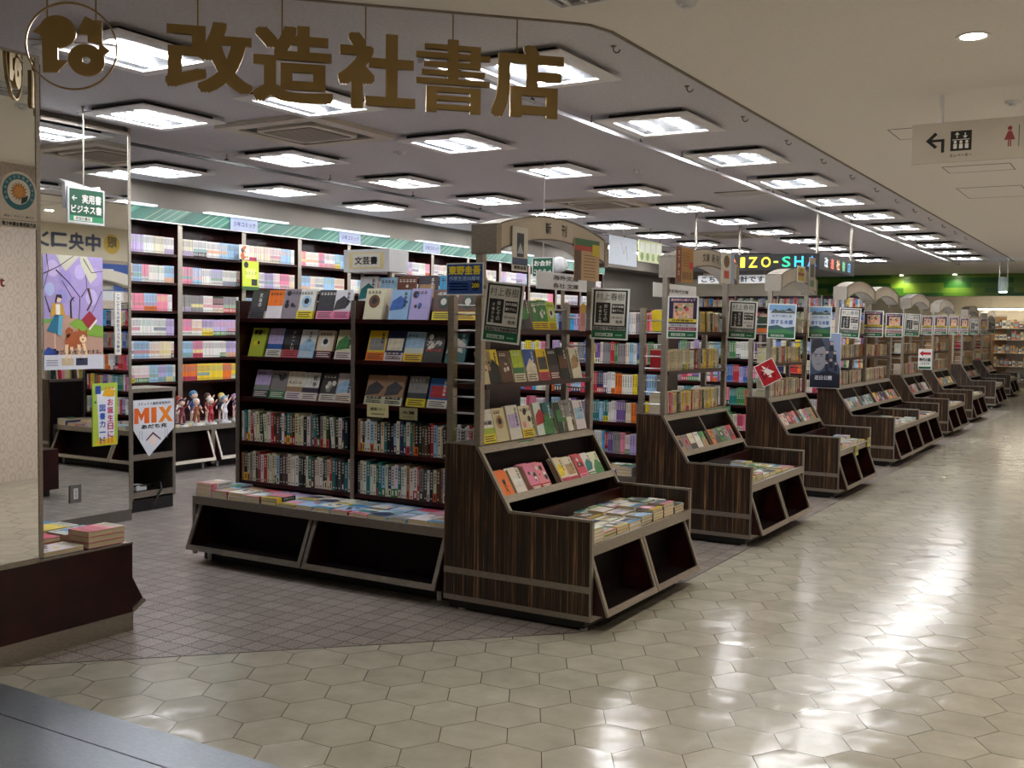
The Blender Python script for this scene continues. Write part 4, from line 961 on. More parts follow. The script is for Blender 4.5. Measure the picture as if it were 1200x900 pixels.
# mirror-clad pillar
struct(MB().box(-7.1, 3.3, 0, -6.651, 5.42, CE-.0005, 'soffit'), 'wall_pillar')
t = empty('wall_mirror', (-6.62, 3.3, 0), 'tall mirror on the pillar with the dog poster, reaching the ceiling', 'mirror')
MB().box(-.03, 0, .085, 0, 2.10, 2.90, 'mirror').build('glass', t)
mb = MB(); mb.box(-.03, 0, 0, .003, 2.12, .0845, 'steel_dark'); mb.box(-.03, 2.1005, .0845, .004, 2.125, 2.96, 'steel'); mb.box(-.03, 0, 2.9005, .003, 2.1, 2.93, 'steel'); mb.build('frame', t)
XM = -6.618
def mface(u, v, x=XM): p = atX(u, v, x); return p
def wplate(name, u0, v0, u1, v1, x, label, cat, draw, group=None, th=.004, base=(230, 228, 220), mat='print', roll=0, loc=None):
    """a thin sheet facing +X whose edges are where the photo shows them"""
    a = atX(u0, v0, x); b = atX(u1, v1, x); um, vm = (u0+u1)/2, (v0+v1)/2
    w = atX(u1, vm, x).y-atX(u0, vm, x).y; h = atX(um, v0, x).z-atX(um, v1, x).z; c = atX(um, vm, x)
    mb = MB(); mb.box(-.0, -w/2, -h/2, th, w/2, h/2, mat, base); F = frame((th, 0, 0), (0, 1, 0), (0, 0, 1))
    draw(mb, F, w, h); o = mb.build(name, loc=(x, c.y, c.z)); o.rotation_euler = (roll, 0, 0)
    return tag(o, label, cat, group)
INK = (30, 30, 34)
# sunflower sticker
def d(mb, F, w, h):
    r = w*.5; cy = h*.5-r
    n = 20; mb.disc(F, 0, cy, r*.88, (34, 112, 124), off=.0006, n=28); mb.disc(F, 0, cy, r*.62, (226, 218, 204), off=.001, n=24)
    for i in range(16):
        a = i*math.pi/8; mb.poly(F, [(r*.3*math.cos(a-.2), cy+.02*r+r*.3*math.sin(a-.2)), (r*.3*math.cos(a+.2), cy+.02*r+r*.3*math.sin(a+.2)), (r*.47*math.cos(a), cy+.02*r+r*.47*math.sin(a))], (150, 96, 36), off=.0014)
    mb.disc(F, 0, cy+.02*r, r*.34, (196, 132, 54), off=.0018); mb.disc(F, 0, cy+.02*r, r*.24, (214, 150, 70), off=.0022)
    mb.poly(F, [(r*.1, cy-r*.6), (r*.14, cy-r*.3), (r*.5, cy-r*.12), (r*.42, cy-r*.42)], (26, 62, 44), off=.0026)
    for i, ch in enumerate('みんなでささえるまちづくり'):
        a = math.radians(205-i*230/12.); mb.text(frame(tuple(F @ Vector((r*.75*math.cos(a), cy+r*.75*math.sin(a), 0))), (0, math.cos(a-math.pi/2), math.sin(a-math.pi/2)), (0, -math.sin(a-math.pi/2), math.cos(a-math.pi/2))), ch, 0, 0, r*.13, (190, 214, 212), off=.0014)
    mb.text(F, '明るく やさしく 健やか', 0, -h*.5+h*.2, h*.035, INK, w=w*.8); mb.rect(F, -w*.5, -h*.5+h*.13, w*.5, -h*.5+h*.137, INK)
    mb.text(F, '青少年健全育成協力店', 0, -h*.5+h*.065, h*.075, INK, w=w*.92, bold=.04)
p0 = atX(0, 201, -4.214); p1 = atX(44, 267, -4.214)
mb = MB(); w = p1.y-p0.y; zc = [atX(22, 201, -4.214).z, atX(22, 267, -4.214).z]; h = zc[0]-zc[1]; F = frame((.003, 0, 0), (0, 1, 0), (0, 0, 1))
mb.prism([(-w/2, -h/2), (w/2, -h/2), (w/2, h/2-w/2)]+[(w/2*math.cos(i*math.pi/12), h/2-w/2+w/2*math.sin(i*math.pi/12)) for i in range(1, 12)]+[(-w/2, h/2-w/2)], F, -.003, 0, 'print', (214, 204, 188)); d(mb, F, w, h)
o = mb.build('sticker', loc=(-4.219, (p0.y+p1.y)/2, sum(zc)/2)); tag(o, 'round-topped sticker with orange sunflower in a blue ring on the mirror panel', 'sticker')
# dog and cherry trees poster
def d(mb, F, w, h):
    X = lambda a: (a-.5)*w; Y = lambda b: (.5-b)*h; P = lambda pts: [(X(a), Y(b)) for a, b in pts]
    o = .0006
    mb.rect(F, X(0), Y(.87), X(1), Y(0), (168, 152, 206), off=o); mb.poly(F, P([(0, .87), (0, .60), (.4, .52), (1, .66), (1, .87)]), (188, 150, 132), off=o*2)
    for a, b, r, c in [(.15, .12, .1, (196, 178, 220)), (.35, .2, .11, (156, 140, 204)), (.6, .14, .09, (190, 176, 224)), (.85, .18, .12, (178, 160, 214)), (.8, .36, .1, (196, 182, 226)), (.3, .36, .09, (150, 146, 208)), (.1, .3, .08, (176, 186, 226)), (.55, .33, .08, (170, 150, 208))]: mb.disc(F, X(a), Y(b), w*r, c, off=o*3, ry=w*r*1.2)
    mb.poly(F, P([(.2, 0), (.6, 0), (.36, .14), (.28, .08)]), (198, 196, 178), off=o*4); mb.poly(F, P([(.6, 0), (.72, 0), (.9, .17), (.78, .24), (.62, .08)]), (204, 202, 182), off=o*4)
    def branch(pts, t, c=(46, 44, 58)):
        for q, (a, b) in enumerate(zip(pts, pts[1:])):
            a, b = (X(a[0]), Y(a[1])), (X(b[0]), Y(b[1])); dx, dy = b[0]-a[0], b[1]-a[1]; L = math.hypot(dx, dy) or 1; k = .55*t*w*(1-.25*q); nx, ny = -dy/L*k, dx/L*k
            mb.poly(F, [(a[0]-nx, a[1]-ny), (b[0]-nx*.7, b[1]-ny*.7), (b[0]+nx*.7, b[1]+ny*.7), (a[0]+nx, a[1]+ny)], c, off=o*5)
    branch([(.0, .17), (.25, .1), (.5, .0)], .016); branch([(.2, .13), (.42, .24), (.6, .36), (.58, .56)], .02); branch([(.05, .0), (.08, .14), (.0, .3)], .014); branch([(.62, .36), (.72, .28), (.7, .16)], .012)
    branch([(.74, .28), (.8, .4), (.72, .48)], .04, (86, 52, 56)); branch([(.98, .3), (.86, .44), (.8, .5)], .012, (70, 50, 60)); branch([(.3, .22), (.5, .4)], .01); branch([(.45, .55), (.44, .4), (.5, .36)], .028); branch([(.66, .02), (.8, .14), (1, .12)], .014); branch([(.1, .5), (.02, .36)], .02)
    mb.poly(F, P([(.4, .6), (.55, .55), (1, .62), (1, .72), (.7, .7)]), (128, 170, 62), off=o*6); mb.poly(F, P([(0, .56), (.2, .55), (.2, .58), (0, .6)]), (120, 176, 90), off=o*6)
    mb.poly(F, P([(.62, .56), (.76, .48), (.88, .55), (.74, .64)]), (156, 36, 52), off=o*8); mb.poly(F, P([(.74, .64), (.88, .55), (.89, .57), (.76, .655)]), (232, 226, 214), off=o*8)
    # walking girl
    mb.poly(F, P([(.18, .52), (.3, .52), (.28, .7), (.04, .66)]), (34, 112, 142), off=o*9); mb.poly(F, P([(.24, .52), (.31, .53), (.28, .71), (.22, .69)]), (104, 176, 206), off=o*10)
    mb.poly(F, P([(.14, .42), (.3, .42), (.36, .54), (.3, .53), (.18, .53), (.1, .54)]), (206, 162, 66), off=o*9); mb.poly(F, P([(.19, .43), (.26, .43), (.26, .52), (.19, .52)]), (236, 230, 220), off=o*11)
    mb.disc(F, X(.24), Y(.385), w*.042, (232, 196, 172), off=o*11); mb.poly(F, P([(.18, .4), (.2, .345), (.28, .345), (.3, .38), (.22, .37), (.19, .43)]), (38, 30, 36), off=o*12)
    mb.rect(F, X(.165), Y(.82), X(.185), Y(.68), (224, 190, 168), off=o*9); mb.rect(F, X(.15), Y(.83), X(.19), Y(.815), (40, 34, 40), off=o*10)
    # running dog
    DC, DL = (168, 88, 48), (234, 200, 160)
    mb.poly(F, P([(.36, .70), (.52, .66), (.66, .72), (.66, .80), (.52, .81), (.42, .84), (.34, .78)]), DC, off=o*9)
    mb.poly(F, P([(.38, .72), (.34, .66), (.4, .625), (.48, .65), (.46, .68), (.42, .66), (.42, .71)]), DC, off=o*9)
    for a, b, c_, e in ((.36, .8, .34, .92), (.44, .82, .42, .90), (.56, .8, .58, .92), (.64, .79, .70, .90)): mb.poly(F, P([(a-.02, b-.02), (a+.04, b-.02), (c_+.03, e), (c_, e)]), DL, off=o*10)
    mb.disc(F, X(.63), Y(.71), w*.085, DC, off=o*12); mb.disc(F, X(.64), Y(.73), w*.06, DL, off=o*13); mb.poly(F, P([(.55, .68), (.56, .63), (.61, .665)]), DC, off=o*13); mb.poly(F, P([(.66, .665), (.71, .64), (.71, .69)]), DC, off=o*13)
    mb.disc(F, X(.61), Y(.705), w*.01, INK, off=o*14, n=8); mb.disc(F, X(.67), Y(.708), w*.01, INK, off=o*14, n=8); mb.disc(F, X(.635), Y(.735), w*.014, INK, off=o*14, n=8)
    mb.poly(F, P([(0, .84), (.06, .80), (.24, .84), (.22, .87), (0, .87)]), (44, 76, 160), off=o*9)
    mb.text(F, '本が、心をリードする。', X(.56), Y(.845), h*.036, INK, off=o*16, w=w*.78)
    mb.rect(F, X(0), Y(1), X(1), Y(.87), (206, 208, 218), off=o*9); mb.rect(F, X(.28), Y(.965), X(.48), Y(.9), (196, 178, 142), off=o*10); mb.rect(F, X(.52), Y(.965), X(.72), Y(.9), (48, 54, 78), off=o*10, mat='art')
    for i in range(4): mb.rect(F, X(.03), Y(.92+i*.015), X(.22), Y(.915+i*.015), (90, 90, 120), off=o*10)
wplate('poster', 51.5, 300, 121, 433, XM, 'illustrated poster of a walking girl and brown dog under purple trees, on the mirror', 'poster', d)
def d(mb, F, w, h):
    X = lambda a: (a-.5)*w; Y = lambda b: (.5-b)*h
    mb.poly(F, [(X(.16), Y(.14)), (X(.9), Y(.08)), (X(.86), Y(.88)), (X(.24), Y(.9))], (224, 228, 240), off=.0008); mb.rect(F, X(.1), Y(.17), X(.32), Y(.04), (40, 70, 160), off=.001)
    mb.poly(F, [(X(.38), Y(.2)), (X(.45), Y(.12)), (X(.62), Y(.09)), (X(.9), Y(.12)), (X(.86), Y(.22)), (X(.6), Y(.22))], (228, 172, 40), off=.0012)
    for a in (.52, .66, .8): mb.disc(F, X(a), Y(.08), w*.04, (226, 120, 60), off=.0014, n=8)
    mb.vtext(F, 'お誕生日に', X(.70), Y(.25), h*.115, (186, 40, 96), off=.0018, bold=.03); mb.vtext(F, '図書カード', X(.38), Y(.34), h*.115, (44, 84, 176), off=.0018, bold=.03)
    mb.poly(F, [(X(.04), Y(.99)), (X(.96), Y(.99)), (X(.9), Y(.86)), (X(.5), Y(.9)), (X(.2), Y(.87))], (214, 190, 40), off=.0016)
    for a in (.3, .45, .62, .76): mb.poly(F, [(X(a-.05), Y(.97)), (X(a+.05), Y(.97)), (X(a+.02), Y(.86)), (X(a-.02), Y(.86))], (222, 132, 40), off=.002)
    mb.disc(F, X(.1), Y(.3), w*.05, (40, 130, 60), off=.0012, n=10)
wplate('banner', 108.5, 449, 137.5, 522, XM, 'small green and yellow birthday gift card banner on the mirror', 'banner', d, base=(170, 196, 70))
def d(mb, F, w, h): mb.vtext(F, 'ここから先は防犯カメラ作動中', 0, h*.47, h*.06, (60, 70, 110), off=.001)
wplate('text_strip', 134.5, 343, 141.5, 416, XM, 'narrow white strip with vertical writing on the mirror, beside the dog poster', 'notice', d)
# outlet on the mirror, mirrored fascia sign hanging in front
def d(mb, F, w, h):
    mb.rect(F, -w*.2, -h*.3, w*.2, h*.3, (196, 196, 192)); mb.rect(F, -w*.03, .02*h, .03*w, .2*h, INK, off=.0012); mb.rect(F, -w*.03, -.2*h, .03*w, -.02*h, INK, off=.0012)
wplate('wall_outlet', 81.5, 568, 94.5, 589, XM, 'small metal power outlet low on the mirror', 'power outlet', d, base=(96, 92, 88), mat='paint', th=.008)
# green guide sign held in front of the mirror by a white bracket with a white cat-shaped board
t_ = atX(100, 242, -6.25)
g = empty('guide_sign', t_, 'green guide sign with white writing and arrow, held before the mirror', 'sign')
w = atX(121, 242, -6.25).y-atX(78, 242, -6.25).y; h = atX(100, 221.5, -6.25).z-atX(100, 263, -6.25).z
mb = MB(); mb.box(0, -w/2, -h/2, .012, w/2, h/2, 'white_plastic'); F = frame((.012, 0, 0), (0, 1, 0), (0, 0, 1)); mb.rect(F, -w*.46, -h*.44, w*.46, h*.46, (14, 84, 58), off=.001)
mb.text(F, '←', -w*.33, h*.2, h*.14, WH, off=.002, bold=.03); mb.text(F, '実用書', w*.14, h*.2, h*.24, WH, off=.002, bold=.035, w=w*.52); mb.text(F, 'ビジネス書', 0, -h*.1, h*.22, WH, off=.002, bold=.035, w=w*.82)
mb.rect(F, -w*.46, -h*.44, w*.46, -h*.28, (36, 140, 90), off=.0015); mb.rect(F, -w*.35, -h*.42, w*.15, -h*.30, WH, off=.002); mb.text(F, '改造社書店', -w*.1, -h*.36, h*.09, (14, 84, 58), off=.0025, w=w*.4)
mb.build('panel', g)
mb = MB(); mb.prism([(-w*.5, -h*.1), (-w*.5, h*.62), (-w*.62, h*.70), (-w*.30, h*.66), (w*.2, h*.56), (w*.45, h*.62), (w*.5, h*.45), (w*.5, -h*.1)], F, -.06, -.03, 'white_plastic'); mb.build('backing_board', g)
mb = MB(); mb.bar((-.02, 0, h*.55), (-.02, 0, CE-t_.z-.001), .008, .008, 'steel'); mb.build('hanging_rod', g)

# low end cabinet with the pennant
Mx = empty('end_cabinet', (-6.83, 5.585, 0), 'narrow low cabinet with empty dark shelves beside the mirror, carrying a white pennant', 'cabinet')
Wc, Hc, Dc = .45, .985, .34
for y in (0, Wc-.028): MB().box(-Dc, y, .10, 0, y+.028, Hc-.03, 'steel').build('upright', Mx)
MB().box(-Dc, -.004, Hc-.0295, .004, Wc+.004, Hc, 'steel').build('top', Mx)
MB().box(-Dc, .029, .10, -Dc+.012, Wc-.029, Hc-.03, 'maroon').build('back_panel', Mx)
for z in (.46, .16): 
    mb = MB(); mb.box(-Dc+.0125, .029, z-.02, -.016, Wc-.029, z, 'maroon_dark'); mb.box(-.0155, .0285, z-.045, 0, Wc-.0285, z+.002, 'steel'); mb.build('shelf', Mx)
MB().box(-Dc+.02, .01, 0, -.02, Wc-.01, .0995, 'black').build('plinth', Mx)
def d2(): 
    a = atX(153.5, 469, -6.82); w = .405; mb = MB(); y0 = 5.605; F = frame((-6.822, y0, .44), (0, 1, 0), (0, 0, 1)); H = .455
    mb.prism([(0, .22), (.15, 0), (w, .215), (w, H), (0, H)], F, 0, .004, 'print', (212, 216, 226)); F = frame((-6.818, y0, .44), (0, 1, 0), (0, 0, 1))
    mb.text(F, 'コミックス最新巻発売中', w*.5, H*.93, H*.05, (40, 60, 90), w=w*.8); q = lambda pts: [(w*a, H*b) for a, b in pts]
    mb.poly(F, q([(.02, .59), (.12, .59), (.12, .74), (.19, .63), (.26, .74), (.26, .59), (.38, .59), (.38, .86), (.27, .86), (.19, .75), (.11, .86), (.02, .86)]), (214, 98, 30)); mb.rect(F, w*.43, H*.59, w*.56, H*.86, (218, 104, 30))
    mb.poly(F, q([(.60, .59), (.71, .59), (.785, .67), (.86, .59), (.97, .59), (.84, .73), (.95, .87), (.86, .87), (.785, .79), (.72, .86), (.61, .86), (.73, .73)]), (226, 128, 32))
    mb.text(F, 'あだち充', w*.5, H*.53, H*.075, INK, bold=.04, w=w*.62)
    mb.poly(F, [(w*.3, H*.3), (w*.47, H*.43), (w*.66, H*.3), (w*.66, H*.27), (w*.47, H*.39), (w*.3, H*.27)], (90, 40, 44), off=.0012); mb.disc(F, w*.48, H*.27, w*.085, (232, 214, 206), off=.0014)
    for x in (.14, .2, .76, .82): mb.rect(F, w*x, H*.3, w*(x+.012), H*.46, (150, 150, 170))
    return mb.build('pennant')
tag(d2(), 'white pennant with big orange letters hung on the low end cabinet', 'pennant')
mb = MB(); pts = [(-.3, .05, .18), (-.2, .12, .19), (-.1, .08, .2), (-.06, .2, .2), (-.12, .3, .19), (-.04, .33, .21), (.006, .3, .16), (.012, .22, .06), (.02, .2, .012)]
for a, b in zip(pts, pts[1:]): mb.tube((-6.83+a[0], 5.585+a[1], a[2]), (-6.83+b[0], 5.585+b[1], b[2]), .008, 'black', n=6)
tag(mb.build('power_cable'), 'tangled black cable hanging from the bottom shelf of the low end cabinet', 'cable')
o = MB().box(-7.02, 5.70, .161, -6.90, 5.80, .20, 'white_plastic').build('adapter'); tag(o, 'small white adapter on the bottom shelf of the low end cabinet', 'adapter')

# ------------------------------------------------------------------ posters on the stands
def fY(u0, v0, u1, v1, y, mk, name, label, cat, group=None, tilt=0, yaw=0, th=.004, clip=None):
    """a thin sheet facing the entrance (-Y)"""
    um, vm = (u0+u1)/2, (v0+v1)/2; c = atY(um, vm, y); w = abs(atY(u1, vm, y).x-atY(u0, vm, y).x); h = atY(um, v0, y).z-atY(um, v1, y).z
    t = empty(name, c, label, cat, group); t.rotation_euler = (0, tilt, yaw)
    mb = MB(); mb.box(-w/2, 0, -h/2, w/2, th, h/2, 'print', (226, 230, 228)); F = frame((0, 0, 0), (1, 0, 0), (0, 0, 1)); mk(mb, F, w, h); mb.build('sheet', t)
    if clip: MB().box(-w/2-.03, th+.0005, h*.36, -w/2+.02, th+.006, h*.42, 'steel').build('clip', t)
    return t
GR = (18, 92, 60)
def post_a(mb, F, w, h):
    a = w/2; b = h/2
    mb.rect(F, -a*.9, -b*.94, a*.9, b*.94, (26, 32, 34)); mb.rect(F, -a*.8, -b*.44, a*.8, b*.88, (208, 208, 202), off=.0012)
    mb.text(F, '村上春樹', 0, b*.68, b*.28, (70, 70, 70), off=.002, w=w*.74, bold=.0)
    mb.rect(F, -a*.74, -b*.36, a*.02, b*.44, INK, off=.002); mb.vtext(F, '街とその', -a*.22, b*.38, b*.15, (196, 196, 190), off=.003); mb.vtext(F, '不確かな壁', -a*.5, b*.30, b*.12, (196, 196, 190), off=.003)
    mb.rect(F, a*.1, b*.02, a*.74, b*.4, INK, off=.002); mb.text(F, '新作長編', a*.42, b*.30, b*.1, WH, off=.003, w=w*.28); mb.text(F, '書き下ろし', a*.42, b*.14, b*.1, WH, off=.003, w=w*.28)
    mb.text(F, '4月13日(木)', a*.4, -b*.14, b*.1, (70, 70, 70), off=.002, w=w*.3); mb.text(F, '発売', a*.5, -b*.30, b*.13, (60, 60, 60), off=.002)
    mb.rect(F, -a*.84, -b*.64, a*.84, -b*.49, (150, 154, 148), off=.0014); mb.text(F, '当店にて予約受付中', 0, -b*.565, b*.12, INK, off=.002, w=w*.8, bold=.03)
    mb.rect(F, -a*.9, -b*.94, a*.9, -b*.66, GR, off=.0013); mb.rect(F, -a*.72, -b*.87, a*.2, -b*.75, (206, 220, 210), off=.0018); mb.text(F, '改造社書店', -a*.26, -b*.81, b*.085, GR, off=.0024, w=w*.42); mb.rect(F, a*.34, -b*.84, a*.7, -b*.79, (120, 180, 150), off=.0018)
def post_b(mb, F, w, h):
    a = w/2; b = h/2
    mb.rect(F, -a*.9, -b*.3, a*.9, b*.93, (44, 38, 76)); mb.text(F, '歴史時代小説フェア', 0, b*.82, b*.12, (232, 190, 200), off=.0016, w=w*.78, bold=.03)
    mb.rect(F, -a*.62, -b*.06, a*.66, b*.68, (206, 168, 150), off=.0014)
    rr = random.Random(5)
    for i in range(26): mb.disc(F, a*rr.uniform(-.55, .58), b*rr.uniform(0, .62), w*rr.uniform(.025, .07), rr.choice([(196, 80, 90), (226, 190, 130), (150, 170, 120), (232, 214, 190), (120, 90, 130), (214, 130, 110), (70, 60, 60)]), off=.0016+i*.00004, n=8)
    mb.rect(F, -a*.88, -b*.22, a*.88, -b*.07, (226, 206, 50), off=.003); mb.text(F, '好評開催中', 0, -b*.145, b*.10, INK, off=.0038, w=w*.7)
    mb.rect(F, -a*.9, -b*.46, a*.9, -b*.3, (196, 200, 206), off=.0014); mb.rect(F, -a*.9, -b*.62, a*.9, -b*.46, (140, 56, 80), off=.0014); mb.text(F, '対象の文庫をお買い上げ', 0, -b*.38, b*.09, (70, 70, 80), off=.002, w=w*.8); mb.text(F, '特製しおりプレゼント', 0, -b*.54, b*.08, (226, 206, 212), off=.002, w=w*.8)
    mb.rect(F, -a*.9, -b*.94, a*.9, -b*.66, GR, off=.0013); mb.rect(F, -a*.72, -b*.87, a*.2, -b*.75, (206, 220, 210), off=.0018); mb.text(F, '改造社書店', -a*.26, -b*.81, b*.085, GR, off=.0024, w=w*.42); mb.rect(F, a*.34, -b*.84, a*.7, -b*.79, (120, 180, 150), off=.0018)
def post_c(mb, F, w, h):
    a = w/2; b = h/2
    mb.rect(F, -a*.92, -b*.7, a*.92, b*.94, (196, 210, 226)); mb.rect(F, -a*.92, b*.6, a*.92, b*.94, (120, 164, 206), off=.0011)
    mb.poly(F, [(-a*.8, b*.5), (-a*.5, b*.72), (-a*.3, b*.6), (a*.1, b*.66), (a*.3, b*.56), (a*.9, b*.6), (a*.9, b*.46), (-a*.8, b*.46)], (84, 96, 92), off=.0013); mb.poly(F, [(a*.2, b*.6), (a*.5, b*.78), (a*.8, b*.6)], (60, 60, 66), off=.0015)
    mb.text(F, '名作で読む旅', 0, b*.3, b*.16, (110, 126, 150), off=.0016, w=w*.7); mb.text(F, '旅する本屋', 0, -b*.04, b*.24, (84, 110, 176), off=.0016, w=w*.78, bold=.04)
    mb.poly(F, [(-a*.92, -b*.3), (-a*.3, -b*.22), (a*.2, -b*.36), (a*.92, -b*.28), (a*.92, -b*.7), (-a*.92, -b*.7)], (58, 96, 110), off=.0014); mb.poly(F, [(-a*.92, -b*.5), (a*.2, -b*.42), (a*.92, -b*.56), (a*.92, -b*.7), (-a*.92, -b*.7)], (72, 130, 88), off=.0016)
    mb.rect(F, -a*.92, -b*.94, a*.92, -b*.7, GR, off=.0015); mb.rect(F, -a*.72, -b*.88, a*.2, -b*.77, (206, 220, 210), off=.002); mb.text(F, '改造社書店', -a*.26, -b*.825, b*.08, GR, off=.0026, w=w*.42)
PO = [(568, 331, 610, 402, 0, 0, 'a'), (694, 338, 735, 398, 0, 1, 'a'), (783, 347, 817, 397, 1, 0, 'b'), (854, 353, 886, 397, 1, 1, 'a'), (900, 356, 932, 397, 2, 0, 'c'), (948, 359, 974, 396, 2, 1, 'c'), (983, 361, 1008, 396, 3, 0, 'a'),
      (1012, 364, 1035, 395, 3, 1, 'b'), (1038, 367, 1058, 395, 4, 0, 'b'), (1060, 368, 1078, 394, 4, 1, 'a'), (1080, 370, 1093, 392, 5, 0, 'b'), (1095, 370, 1110, 392, 5, 1, 'b'), (1112, 371, 1123, 392, 6, 0, 'b'), (1125, 372, 1135, 392, 6, 1, 'b'), (1137, 373, 1147, 392, 7, 0, 'a'), (1149, 373, 1156, 392, 7, 1, 'b'), (1158, 373, 1166, 391, 8, 0, 'a')]
FN = dict(a=post_a, b=post_b, c=post_c)
DS = dict(a='black and grey preorder poster', b='dark purple poster with a pink collage', c='pale blue landscape poster')
for i, (u0, v0, u1, v1, s, f, k) in enumerate(PO):
    x, y0, W = STANDS[s][:3]; y = y0+(W*f if f else -.006)-(.0 if not f else .03)
    if not f: y = y0-.012
    sn = SN[s]
    end = 'entrance post' if f == 0 else ('far post' if f == 1 else ['first middle post', 'second middle post'][f > .5])
    fY(u0, v0, u1, v1, y, FN[k], 'poster', f'{DS[k]} on the {end} of the {sn}', 'poster', 'hanging posters on the stands', tilt=R.uniform(.0, .05)+(.06 if i == 0 else 0), yaw=.25 if i else .12, clip=True)

def d(mb, F, w, h):
    mb.rect(F, -w*.48, -h*.46, w*.48, h*.46, (34, 76, 150)); mb.text(F, '東野圭吾', 0, h*.27, h*.26, (236, 214, 50), w=w*.86, bold=.05); mb.text(F, '作家生活35周年', 0, h*.02, h*.13, (170, 200, 232), w=w*.84)
    for i in range(3): mb.rect(F, -w*.42, -h*(.16+i*.09), w*.12, -h*(.12+i*.09), (180, 200, 232))
    mb.disc(F, w*.3, -h*.2, h*.17, (24, 30, 60), off=.0012); mb.text(F, '200', w*.3, -h*.2, h*.13, (236, 214, 50), off=.002, w=w*.2)
fY(523, 308, 566, 346, 4.60, d, 'notice_board', 'blue notice with yellow characters on the ladder side of the nearest stand', 'notice', 'notices on the nearest stand')
def wsheet(u0, v0, u1, v1, x, mk, name, label, cat, group=None, roll=0, base=(222, 220, 212)):
    return wplate(name, u0, v0, u1, v1, x, label, cat, mk, group, .003, base, 'print', roll)
def d(mb, F, w, h):
    mb.rect(F, -w*.22, -h*.18, w*.24, h*.36, (60, 72, 84), mat='art'); mb.poly(F, [(-w*.2, -h*.1), (w*.22, -h*.1), (0, h*.15)], (180, 190, 200), off=.0014); mb.rect(F, -w*.5, -h*.36, w*.5, -h*.2, (66, 84, 120)); mb.text(F, '東野圭吾', 0, -h*.42, h*.08, INK, w=w*.8, bold=.04)
wsheet(600, 266, 618, 318, -2.875, d, 'notice_card', 'narrow pale notice with a dark photo hanging under the arch of the nearest stand', 'notice', 'notices on the nearest stand')
def d(mb, F, w, h):
    mb.rect(F, -w*.5, h*.34, w*.5, h*.5, (56, 110, 76)); mb.rect(F, -w*.5, h*.22, w*.5, h*.34, (180, 60, 48), off=.001); mb.rect(F, w*.2, h*.12, w*.5, h*.4, (210, 190, 60), off=.0014); mb.rect(F, -w*.5, -h*.5, -w*.24, h*.22, (88, 66, 54))
    for i in range(8): mb.rect(F, -w*.14, -h*(.42-i*.075), w*.34, -h*(.40-i*.075), (110, 84, 60))
wsheet(673, 281, 702, 329, -2.875, d, 'notice_card', 'tan newspaper-like notice with red and green heading at the arch end of nearest stand', 'notice', 'notices on the nearest stand', base=(190, 160, 120))
def d(mb, F, w, h):
    mb.rect(F, -w*.5, -h*.5, -w*.2, h*.5, (120, 52, 40)); mb.vtext(F, '木下半太', -w*.35, h*.42, h*.17, (220, 200, 180)); mb.rect(F, w*.25, -h*.1, w*.5, h*.1, (200, 40, 50), off=.0012)
    for i in range(6): mb.rect(F, -w*.12, h*(.32-i*.07), w*.3, h*(.34-i*.07), (110, 74, 30))
    for i in range(5): mb.rect(F, -w*(.1-i*.11), -h*.42, -w*(.05-i*.11), -h*.2, (50, 40, 40))
wsheet(792, 290, 812, 331, STANDS[1][0]-.565, d, 'notice_card', 'ochre and brown book notice taped on the arch of the second stand', 'notice', 'notices on the second stand', base=(178, 128, 50))
def d(mb, F, w, h):
    mb.disc(F, -w*.1, h*.2, w*.22, (120, 90, 60), ry=h*.2); mb.rect(F, -w*.3, -h*.35, w*.1, -h*.1, (196, 70, 60)); mb.rect(F, w*.25, -h*.5, w*.5, h*.5, (150, 176, 214))
wsheet(845, 296, 860, 332, STANDS[1][0]-.555, d, 'notice_card', 'white notice with a brown figure at the arch end of the second stand', 'notice', 'notices on the second stand')
def d(mb, F, w, h):
    mb.rect(F, -w*.4, -h*.4, w*.4, h*.4, (190, 170, 60)); mb.rect(F, -w*.4, -h*.1, w*.4, h*.1, (150, 60, 50), off=.0012); mb.text(F, '新刊', 0, h*.26, h*.2, INK, off=.002)
wsheet(934, 312, 943, 331, STANDS[2][0]-.56, d, 'notice_card', 'small yellow notice hanging in the arch of the third stand', 'notice', 'notices on the third stand')
def d(mb, F, w, h):
    mb.rect(F, -w*.3, -h*.1, w*.3, h*.3, (70, 76, 80)); mb.rect(F, -w*.3, -h*.4, w*.3, -h*.2, (60, 120, 80))
wsheet(948, 302, 955, 340, STANDS[2][0]-.55, d, 'notice_card', 'tall narrow grey notice at the arch end of the third stand', 'notice', 'notices on the third stand', base=(176, 170, 156))
def d(mb, F, w, h):
    for i in range(9): rr = R.random; mb.poly(F, [(w*(rr()-.5)*.8, h*(rr()-.5)*.8) for q in range(3)], (232, 220, 214) if i % 2 else (120, 20, 30), off=.001+i*.0001)
fY(888, 423, 912, 450, STANDS[2][1]-.03, lambda mb, F, w, h: (mb.rect(F, -w*.47, -h*.47, w*.47, h*.47, (170, 24, 34), off=.0005), d(mb, F, w, h)), 'notice_card', 'tilted red and white notice sticking out from the third stand', 'notice', None, -.5)
def d(mb, F, w, h):
    mb.poly(F, [(-w*.42, h*.28), (-w*.15, h*.42), (-w*.15, h*.34), (w*.42, h*.34), (w*.42, h*.22), (-w*.15, h*.22), (-w*.15, h*.14)], (180, 24, 34)); mb.text(F, '時代小説', 0, -h*.02, h*.17, INK, w=w*.8, bold=.05); mb.text(F, 'こちらです', 0, -h*.22, h*.12, INK, w=w*.7); mb.rect(F, -w*.45, -h*.47, w*.45, -h*.36, GR)
fY(1076, 409, 1092, 433, STANDS[5][1]-.06, d, 'notice_board', 'white notice with a red arrow beneath the posters beyond the fifth stand', 'notice')
